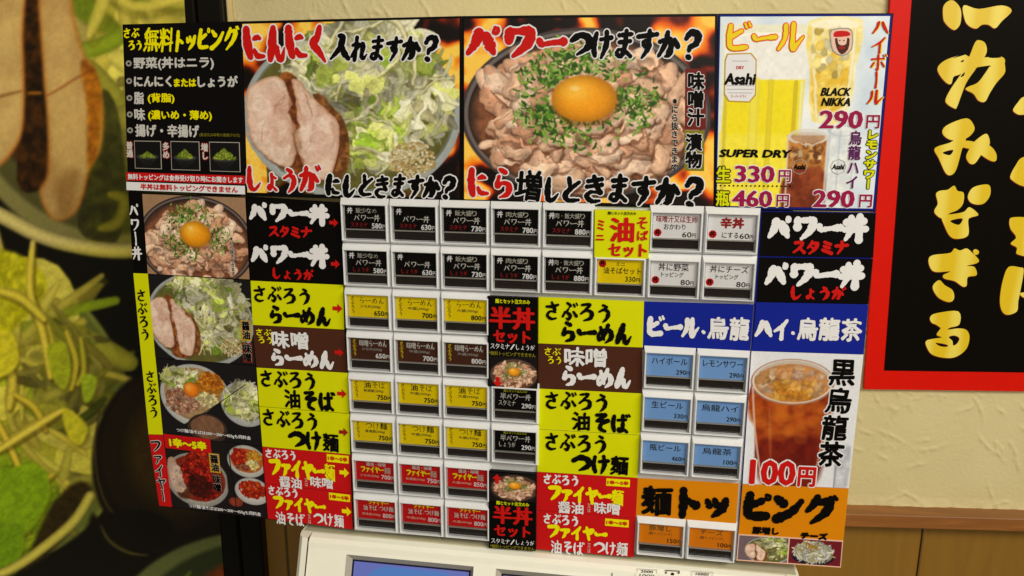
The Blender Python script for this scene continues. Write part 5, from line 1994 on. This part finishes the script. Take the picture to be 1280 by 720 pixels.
def button(c, r, label, base, paint):
    mb = MB()
    mb.add(W3(loc3(FV, c, r)), FF, BTNF)
    o = mb.build('button', mroot)
    o['label'] = label
    V, F = boxpts(.012, .006, .852, CARD_H - .01, -.008, .01)
    mb = MB()
    mb.add(W3(loc3(V, c, r)), F, ink(base))
    cs = Card(c, r).s
    paint(mb, cs)
    mb.build('label_card', o)
    mb = MB()
    V, F = boxpts(.012, CARD_H + .012, .852, .66, .0, .011)
    mb.add(W3(loc3(V, c, r)), F, WIND)
    mb.build('button_window', o)
    mb = MB()
    V, F = boxpts(.004, CARD_H - .012, .858, CARD_H + .010, -.05, .0)
    mb.add(W3(loc3(V, c, r)), F, LIP)
    mb.build('window_lip', o)
    mb = MB()
    mb.add(W3(loc3([(.002, -.002, -.06), (.861, -.002, -.06), (.861, .664, -.06), (.002, .664, -.06)], c, r)), [[3, 2, 1, 0]], COVER)
    mb.build('clear_cover', o)


def yen(mb, cs, n, k, cx=42, cy=24, w=18, h=6.6, b=.28):
    typeset(mb, cs, n, cx - w * .14, cy, w * .70, h, k, bold=b, z=.12)
    typeset(mb, cs, '円', cx + w * .37, cy + h * .12, w * .26, h * .78, k, bold=b * .6, z=.12)


def donmark(mb, cs, x, y, k='cardwhite', disc=None, r=3.9):
    if disc:
        ring(mb, cs, x, y, 0, r + .9, disc, .08, 12)
    brush(mb, cs, '丼', x, y, r * 1.9, r * 2, k, 1.0, z=.14, outline='softred' if not disc else None, ow=.7)


def card_don(top, sub, pr):
    def f(mb, cs):
        donmark(mb, cs, 6.6, 5.8)
        if top:
            brush(mb, cs, top, 27, 5.8, 7.4 * len(top) * (.8 if len(top) > 4 else .9), 6.4, 'dimwhite', .5, z=.12)
        brush(mb, cs, 'パワー丼', 27.5, 14.4, 33, 8.4, 'grey', .72, z=.12)
        brush(mb, cs, sub, 17.5, 23.2, 22, 6.4, 'softred', .8, z=.12)
        yen(mb, cs, pr, 'cardwhite')
    return f


def card_men(name, small, pr, k, kn, ks, kside, kp, y0=6.5):
    def f(mb, cs):
        brush(mb, cs, 'さぶろう', 5.0, 13.2, 5.2, 22.5, kside, .95, z=.12, vertical=True)
        brush(mb, cs, name, 29.5, 6.8, 36 if len(name) > 4 else (33 if len(name) > 3 else 29), 8.6, kn, .62 if name != '味噌らーめん' else .85, z=.12)
        typeset(mb, cs, small, 27.5, 14.6, 26, 4.4, ks, bold=.08, z=.12)
        yen(mb, cs, pr, kp, cx=41, cy=22.8, w=18.5, h=6.6)
    return f


def card_fire(top, mid, bot, small, pr):
    def f(mb, cs):
        if top:
            brush(mb, cs, '醤油・味噌', 27, 5.0, 26, 5.6, 'grey', .8, z=.12)
            brush(mb, cs, 'ファイヤー', 22, 12.6, 31, 8.6, 'yellow', 1.4, z=.12)
            typeset(mb, cs, '麺', 42, 12.8, 8.4, 9, 'dimwhite', bold=.1, z=.12)
        else:
            brush(mb, cs, 'ファイヤー', 28, 4.6, 28, 5.8, 'yellow', 1.3, z=.12)
            brush(mb, cs, '油そば・つけ麺', 28, 12.4, 41, 7.4, 'grey', 1.0, z=.12, sizes=[1, 1, 1, .4, 1, 1, 1])
        typeset(mb, cs, small, 18, 21.6, 25, 4.0, 'pinkline', bold=.0, z=.12)
        yen(mb, cs, pr, 'cardwhite', cx=42, cy=22.2, w=17, h=6.2, b=.12)
    return f


def card_text(lines, k='ink'):
    def f(mb, cs):
        for ln in lines:
            t, x, y, w, h = ln[:5]
            kk = ln[5] if len(ln) > 5 else k
            if t[0].isdigit():
                yen(mb, cs, t, kk, x, y, w, h, .14)
            elif t == '◎':
                donmark(mb, cs, x, y, 'black', 'panelred', 3.6)
            else:
                typeset(mb, cs, t, x, y, w, h, kk, bold=ln[6] if len(ln) > 6 else .08, z=.12, wob=.12)
    return f


tops = ['飯少なめ', '', '飯大盛り', '肉大盛り', '肉・飯大盛り']
prs = ['580', '630', '730', '780', '880']
for i in range(5):
    button(i, 0, 'black card button reading 580 630 730 780 880'.split()[0] + ' card button priced ' + prs[i] + ' in the top row', 'black', card_don(tops[i], 'スタミナ', prs[i]))
    button(i, 1, 'black card button priced ' + prs[i] + ' in the second row', 'black', card_don(tops[i], 'しょうが', prs[i]))
button(5, 1, 'yellow card button priced 330 under the yellow set sign', 'cardyellow', card_text([('ミニ', 26, 5.2, 10, 4.2), ('油そばセット', 28, 13, 43, 8), ('330', 40, 22.6, 17, 6.2), ('◎', 5.2, 5.2, 8, 8)]))
button(6, 0, 'white card button for soup and raw egg', 'cardwhite', card_text([('味噌汁又は生卵', 26, 6.2, 45, 8, 'softred', .12), ('おかわり', 24, 15, 24, 6.6), ('60', 40, 23.6, 15, 6.4), ('◎', 5.4, 22, 8, 8)]))
button(7, 0, 'white card button with large red characters', 'cardwhite', card_text([('辛丼', 26, 9, 26, 13, 'softred', .7), ('にする', 24.5, 22.8, 18, 7), ('60', 42, 23.4, 15, 6.4), ('◎', 5.4, 22, 8, 8)]))
button(6, 1, 'white card button for vegetable topping', 'cardwhite', card_text([('丼に野菜', 25, 6.6, 34, 9), ('トッピング', 24, 15.4, 25, 6), ('80', 41, 24, 15, 6.4), ('◎', 5.4, 22, 8, 8)]))
button(7, 1, 'white card button for cheese topping', 'cardwhite', card_text([('丼にチーズ', 26, 6.8, 42, 8.6), ('トッピング', 24, 15.6, 25, 6), ('80', 42, 24, 15, 6.4), ('◎', 5.4, 22.4, 8, 8)]))
sm = ['ﾏｲﾙﾄﾞ(200g)', '中盛(300g)', '大盛(450g)']
sm2 = ['普通盛(200g)', '中盛(300g)', '大盛(450g)']
for i in range(3):
    p_ = ['650', '700', '800'][i]
    button(i, 2, 'yellow noodle card button priced ' + p_, 'cardyellow', card_men('らーめん', ['少なめ(200g)', '中盛(300g)', '大盛(450g)'][i], p_, 0, 'ink', 'inkgrey', 'ink', 'ink'))
    button(i, 3, 'brown miso card button priced ' + p_, 'brown', card_men('味噌らーめん', ['少なめ(200g)', '中盛(300g)', '大盛(450g)'][i], p_, 0, 'grey', 'palegrey', 'cardyellow', 'cardwhite'))
    button(i, 4, None or 'yellow oil noodle card button, ' + sm2[i][-5:-1] + ' size', 'cardyellow', card_men('油そば', sm2[i], '750', 0, 'ink', 'inkgrey', 'ink', 'ink'))
    button(i, 5, 'yellow dipping noodle card button, ' + sm2[i][-5:-1] + ' size', 'cardyellow', card_men('つけ麺', sm2[i], '750', 0, 'ink', 'inkgrey', 'ink', 'ink'))
    q_ = ['700', '750', '850'][i]
    button(i, 6, 'red card button with large yellow word priced ' + q_, 'panelred', card_fire(True, 0, 0, ['少なめ(200g)', '普通盛(300g)', '大盛(450g)'][i], q_))
    button(i, 7, 'red card button in the bottom row, ' + sm2[i][-5:-1] + ' size', 'panelred', card_fire(False, 0, 0, sm2[i], '800'))
for r_, s_ in ((4, 'スタミナ'), (5, 'しょうが')):
    button(3, r_, 'black half bowl card button, ' + ('stamina' if r_ == 4 else 'ginger'), 'black', lambda mb, cs, s_=s_: (typeset(mb, cs, '麺とセット注文のみ', 25.5, 3.2, 29, 3.4, 'lime', z=.12),
           brush(mb, cs, '半パワー丼', 26, 10.6, 38, 8.4, 'grey', .75, z=.12), brush(mb, cs, s_, 15.5, 19.4, 22, 7.4, 'grey', .75, z=.12), yen(mb, cs, '290', 'cardwhite', 42, 22, 17.5, 6.6)))
for c_, r_, t, w, p_ in ((6, 3, 'ハイボール', 41, '290'), (7, 3, 'レモンサワー', 45, '290'), (6, 4, '生ビール', 37, '330'), (7, 4, '烏龍ハイ', 42, '290'), (6, 5, '瓶ビール', 37, '460'), (7, 5, '烏龍茶', 34, '100')):
    button(c_, r_, 'light blue drink card button reading ' + {'ハイボール': 'highball', 'レモンサワー': 'lemon sour', '生ビール': 'draught beer', '烏龍ハイ': 'oolong highball', '瓶ビール': 'bottled beer', '烏龍茶': 'oolong tea'}[t], 'sky',
           card_text([(t, 26, 9.4, w, 8.6), (p_, 42, 22.6, 16, 6.0)]))
button(6, 7, 'orange card button priced 150', 'cardorange', card_text([('豚増し', 25, 6.6, 27, 8, 'inkgrey'), ('(麺トッピング)', 25, 14.6, 28, 4.6, 'inkgrey', 0), ('150', 42, 22.8, 16, 6.2)]))
button(7, 7, 'orange card button priced 100', 'cardorange', card_text([('チーズ', 26, 6.6, 27, 7, 'inkgrey'), ('(麺トッピング)', 26, 14.6, 28, 4.6, 'inkgrey', 0), ('100', 42, 22.8, 16, 6.2)]))

# ---- signs set into the button panel
so = .08 / MM


def msign(*a, **k):
    return sign(mroot, *a, **k)


sign(mroot, [(673.3, 370.8), (805, 376.7), (803.4, 434.2), (673, 429)], 'yel', [('さぶろう', 724, 389, 86, 24), ('らーめん', 746, 416, 92, 26)], 'upper yellow noodle sign in the button panel')
sign(mroot, [(673, 429.2), (803.3, 434.5), (802.2, 491.4), (672.4, 485.2)], 'bro', [('', 691, 439, 22, 10), ('', 694, 449.5, 20, 10), ('', 733, 446, 55, 24), ('', 746, 471, 90, 26)], 'brown miso sign in the button panel')
sign(mroot, [(672.4, 485.5), (802.2, 491.7), (800, 543.6), (672, 536)], 'yel', [('さぶろう', 722, 501, 83, 23), ('油そば', 752, 527.5, 73, 24)], 'middle yellow oil noodle sign in the button panel')
sign(mroot, [(672, 536.6), (800, 544.2), (796.8, 597), (671.5, 589.3)], 'yel', [('さぶろう', 721, 553, 81, 23), ('つけ麺', 752, 580, 72, 24)], 'lowest yellow dipping noodle sign in the button panel')
sign(mroot, [(671.4, 589.8), (796.8, 597.4), (794.8, 647.5), (671, 637.5)], 'red', [('', 702, 599, 46, 13), ('ファイヤー麺', 733, 618, 95, 20), (('醤油', '味噌'), 737, 634, 78, 15), (33, 33), (773, 602.8, 29, 9)], 'upper red sign in the button panel')
sign(mroot, [(671, 638), (794.8, 648), (792.3, 696), (670.4, 686)], 'red', [('', 702, 649, 46, 13), ('ファイヤー', 722, 665, 74, 17), (('油そば', 'つけ麺'), 737, 684, 97, 17), (43, 43), (771.5, 653, 29, 9)], 'lower red sign in the button panel')
p = Panel(mroot, [(743.8, 261.3), (813.4, 262.8), (810.6, 322.4), (743.2, 320.8)], 'lime', 'set_sign', off=3.4, th=3.4, label='yellow sign with large red serif characters')
typeset(p.L, p.s, '麺とセット注文のみ', 778, 265.4, 35, 4, 'ink', bold=.12)
typeset(p.L, p.s, 'ミ', 751.5, 280, 9, 13, 'red', bold=.5)
typeset(p.L, p.s, 'ニ', 750.5, 295.5, 11, 7, 'red', bold=.6)
typeset(p.L, p.s, '油', 778, 286, 31, 31, 'red', bold=.8, boldx=1.7)
typeset(p.L, p.s, 'そ', 803, 277.5, 13, 15, 'red', bold=.5)
typeset(p.L, p.s, 'ば', 803.5, 293, 14, 13, 'red', bold=.5)
typeset(p.L, p.s, 'セット', 785, 311.5, 49, 17, 'red', bold=.6, boldx=1.1)
p.done()
p = Panel(mroot, [(805.3, 376.7), (942, 380.4), (937.4, 441.4), (803.4, 436.4)], 'blue', 'name_sign', label='wide blue sign with white brush lettering')
brush(p.L, p.s, 'ビール・烏龍', 873, 408.5, 130, 29, 'cardwhite', 1.75, sizes=[1.05, 1, 1, .45, 1.2, 1.2])
p.done()
p = Panel(mroot, [(797.1, 597.4), (923.4, 604.1), (920, 653.9), (794.6, 647.6)], 'orange', 'name_sign', label='wide orange sign with black brush lettering')
brush(p.L, p.s, '麺トッ', 858, 626.5, 113, 37, 'black', 1.9, sizes=[1.15, 1, 1])
p.done()


def pt_half(cv, s0):
    cv.a[:] = (18, 14, 14)
    cv.frame(2, -1, 1 / 15.5, 1 / 16.5)
    eggbowl(cv, s0, 260, dark=(40, 34, 34))


for flip, qd in ((0, [(610.4, 368.8), (673.1, 371.2), (672.4, 484.9), (610.8, 480.9)]), (1, [(611.4, 585.9), (671.0, 590.2), (670.1, 685.8), (612.2, 681.8)])):
    p = Panel(mroot, qd, 'black', 'half_bowl_sign', off=3.4, th=3.4, label='tall black half bowl set sign, ' + ('lower, with red arrow pointing up' if flip else 'upper, with red arrow pointing down'))
    L = p.L
    if not flip:
        typeset(L, p.s, '麺とセット注文のみ', 642, 375, 43, 5.6, 'lime', bold=.2)
        typeset(L, p.s, '半丼', 641.5, 395.5, 57, 28, 'red', bold=.7, boldx=1.5)
        typeset(L, p.s, 'セット', 641, 418.5, 47, 16, 'red', bold=.7, boldx=1.0)
        brush(L, p.s, 'スタミナ/しょうが', 642, 430.8, 56, 7, 'cardwhite', .8)
        typeset(L, p.s, '*無料トッピングできません', 641.5, 439.8, 58, 5.4, 'olive', bold=.15)
        pic = Surf([(613.5, 443.4), (672.4, 444.6), (672.2, 484), (611.6, 480.4)], MACH, 3.4 * MM)
        arrow(p.A, p.s, 623.5, 475, 13, 'red', 'down')
    else:
        typeset(L, p.s, '麺とセット注文のみ', 642, 625.8, 41, 5, 'lime', bold=.2)
        typeset(L, p.s, '半丼', 642, 640.5, 50, 23, 'red', bold=.5, boldx=1.4)
        typeset(L, p.s, 'セット', 641.5, 660.5, 46, 14.5, 'red', bold=.6, boldx=.9)
        brush(L, p.s, 'スタミナ/しょうが', 642, 673.8, 55, 6.6, 'cardwhite', .8)
        typeset(L, p.s, '*無料トッピングできません', 641.5, 680.6, 56, 5, 'olive', bold=.15)
        pic = Surf([(613.4, 588), (670.4, 591.6), (670, 625), (613.6, 622.4)], MACH, 3.4 * MM)
        arrow(p.A, p.s, 622.5, 595.5, 12, 'red', 'up')
    cv = Cv(0, 0, pic.w, pic.h, 1.5, seed=3)
    if flip:
        cv.a[:] = (18, 14, 14)
        cv.frame(2, -2, 1 / 15.5, 1 / 19.5)
        eggbowl(cv, 44, 260, dark=(40, 34, 34))
    else:
        pt_half(cv, 43)
    print_photo(cv, pic, p.o, 'food_photo', .1)
    p.done()

# ---- cream front below the buttons
fw = -.30                                   # the front stands this far before the button panel
a, b = up(371, 669, fw), up(1003, 716, fw)
c0 = up(398, 690, fw)[1]
bot = b[1] + 9
vt = up(640, 685.5, 0)[1] + .03
uL, uR = a[0], b[0]
FRONT = Plane((0, vt + .20, -.30), (0, .42, 1))
TILT[0], TILT[1] = vt + .20, .42
mb = MB()
# rounded top edge profile swept along the width, straight sides with a soft corner
prof = [(6.0, vt - .02), (.3, vt - .02), (-.05, vt - .01), (-.18, vt + .02), (-.27, vt + .09), (-.30, vt + .20)]


def band(u0, u1, profile, m, inset=0.0):
    V = [(u, v, w) for u in (u0, u1) for w, v in profile]
    n_ = len(profile)
    F = [[i, i + 1, n_ + i + 1, n_ + i] for i in range(n_ - 1)]
    return V, F


# screens are recessed windows in the front: the front face is built round them
s1a, s1b = FRONT.at(433, 693), FRONT.at(592, 709)
w1 = (s1a[0], s1b[0])
w2 = (FRONT.at(620, 710)[0], FRONT.at(760, 716)[0])
vb = FRONT.at(433, 693)[1]                                # top edge of both recesses
V, F = band(uL + .25, uR - .25, prof[:6], CREAM)
mb.add(W3(V), F, CREAM)
vtop = vt + .20


def face(u0, v0, u1, v1, w=-.30):
    mb.add(W3([(u0, v0, w), (u1, v0, w), (u1, v1, w), (u0, v1, w)]), [[3, 2, 1, 0]], CREAM)


face(uL + .25, vtop, uR - .25, vb)
face(uL + .25, vb, w1[0], bot)
face(w1[1], vb, w2[0], bot)
face(w2[1], vb, uR - .25, bot)
face(w1[0], vb + 3.6, w1[1], bot)
face(w2[0], vb + 3.6, w2[1], bot)
for sgn, ue in ((-1, uL), (1, uR)):          # rounded sides
    pr = [(ue - sgn * .25, -.30), (ue - sgn * .12, -.285), (ue - sgn * .03, -.19), (ue, -.05), (ue + sgn * .02, 6.0)]
    V = [(u, v, w) for v in (vt - .02, bot) for u, w in pr]
    F = [[i, i + 1, 5 + i + 1, 5 + i] for i in range(4)]
    V += [(ue - sgn * .25, vt - .02, 6.0)]
    F += [[0, 1, 2, 3, 4, 10]]
    mb.add(W3(V), F, CREAM)
mb.build('front_case', mroot, smooth=False)
for u0, u1 in (w1, w2):
    mb = MB()
    R1 = [(u0, vb, -.30), (u1, vb, -.30), (u1, vb + 3.6, -.30), (u0, vb + 3.6, -.30)]
    R2 = [(u0 + .10, vb + .16, -.14), (u1 - .08, vb + .16, -.14), (u1 - .08, vb + 3.5, -.14), (u0 + .10, vb + 3.5, -.14)]
    mb.add(W3(R1 + R2), [[i, 4 + i, 4 + (i + 1) % 4, (i + 1) % 4] for i in range(4)], mat('bezel_grey', (176, 172, 158), .4))
    bz = mb.build('screen_bezel', mroot)
    mb = MB()
    ubox(mb, u0 + .10, vb + .16, u1 - .08, vb + 3.5, -.13, .06, mat('screen_rim', (30, 32, 60), .3))
    mb.build('screen_rim', bz)
    if u0 == w1[0]:
        m = bpy.data.materials.new('lit_screen')
        m.use_nodes = True
        b_ = m.node_tree.nodes['Principled BSDF']
        b_.inputs['Base Color'].default_value = (*lin((60, 70, 150)), 1)
        b_.inputs['Emission Color'].default_value = (*lin((108, 116, 172)), 1)
        b_.inputs['Emission Strength'].default_value = .5
        m2 = m.copy()
        m2.node_tree.nodes['Principled BSDF'].inputs['Emission Color'].default_value = (*lin((60, 136, 186)), 1)
        mb = MB()
        ubox(mb, u0 + .14, vb + .20, u1 - .12, vb + 3.4, -.135, -.04, m)
        ce = up(520, 724, -.14)
        V = [(ce[0] + 1.05 * math.cos(t_) , ce[1] + .42 * math.sin(t_), -.138) for t_ in np.linspace(0, 2 * math.pi, 40)[:-1]]
        V = [(x_, max(y_, vb + .24), z_) for x_, y_, z_ in V]
        mb.add(W3(V), [list(range(len(V)))[::-1]], m2)
        mb.build('screen_glass', bz)
    else:
        mb = MB()
        ubox(mb, u0 + .14, vb + .20, u1 - .12, vb + 3.4, -.135, -.04, mat('slot_grey', (120, 126, 150), .3))
        mb.build('screen_glass', bz)
# ledge between the button panel and the front
mb = MB()
ubox(mb, uL + .05, vt - .03, uR - .05, vt + .05, -.05, 1.0, mat('ledge_cream', (186, 180, 152), .5), .03)
mb.build('ledge', mroot)
mb = MB()
sx = FRONT.at(765.5, 712)[0]
ubox(mb, sx - .006, vt + .14, sx + .006, bot - .5, -.302, -.28, SEAM)
mb.build('panel_seam', mroot)
TILT[0] = None
# the printed note instructions on the front, cut by the edge of the picture
ns = Surf([(700, 690), (960, 705), (950, 760), (695, 745)], FRONT, .3 * MM)
L = MB()
for x_, y_, w_n, t_n in ((811, 714.5, 25, '2000'), (811, 719.5, 30, '1000'), (880, 717.5, 26, '10000')):
    for dx, dy, ww, hh in ((0, -2.6, w_n, .5), (-w_n / 2, 0, .5, 5), (w_n / 2, 0, .5, 5)):
        sheet(L, ns, x_ + dx - ww / 2, y_ + dy - hh / 2, x_ + dx + ww / 2, y_ + dy + hh / 2, .1, ink('palegrey'))
    typeset(L, ns, t_n, x_, y_ + .2, w_n * .62, 3.6, 'ink', bold=.1, z=.15)
for dx in (-8, 8):
    arrow(L, ns, 843 + dx, 716, 3.5, 'ink', 'down', .12)
sheet(L, ns, 834, 713, 852, 714, .12, ink('ink'))
ring(L, ns, 843, 718, 0, 2.3, 'ink', .12, 8)
L.build('lettering', mroot)
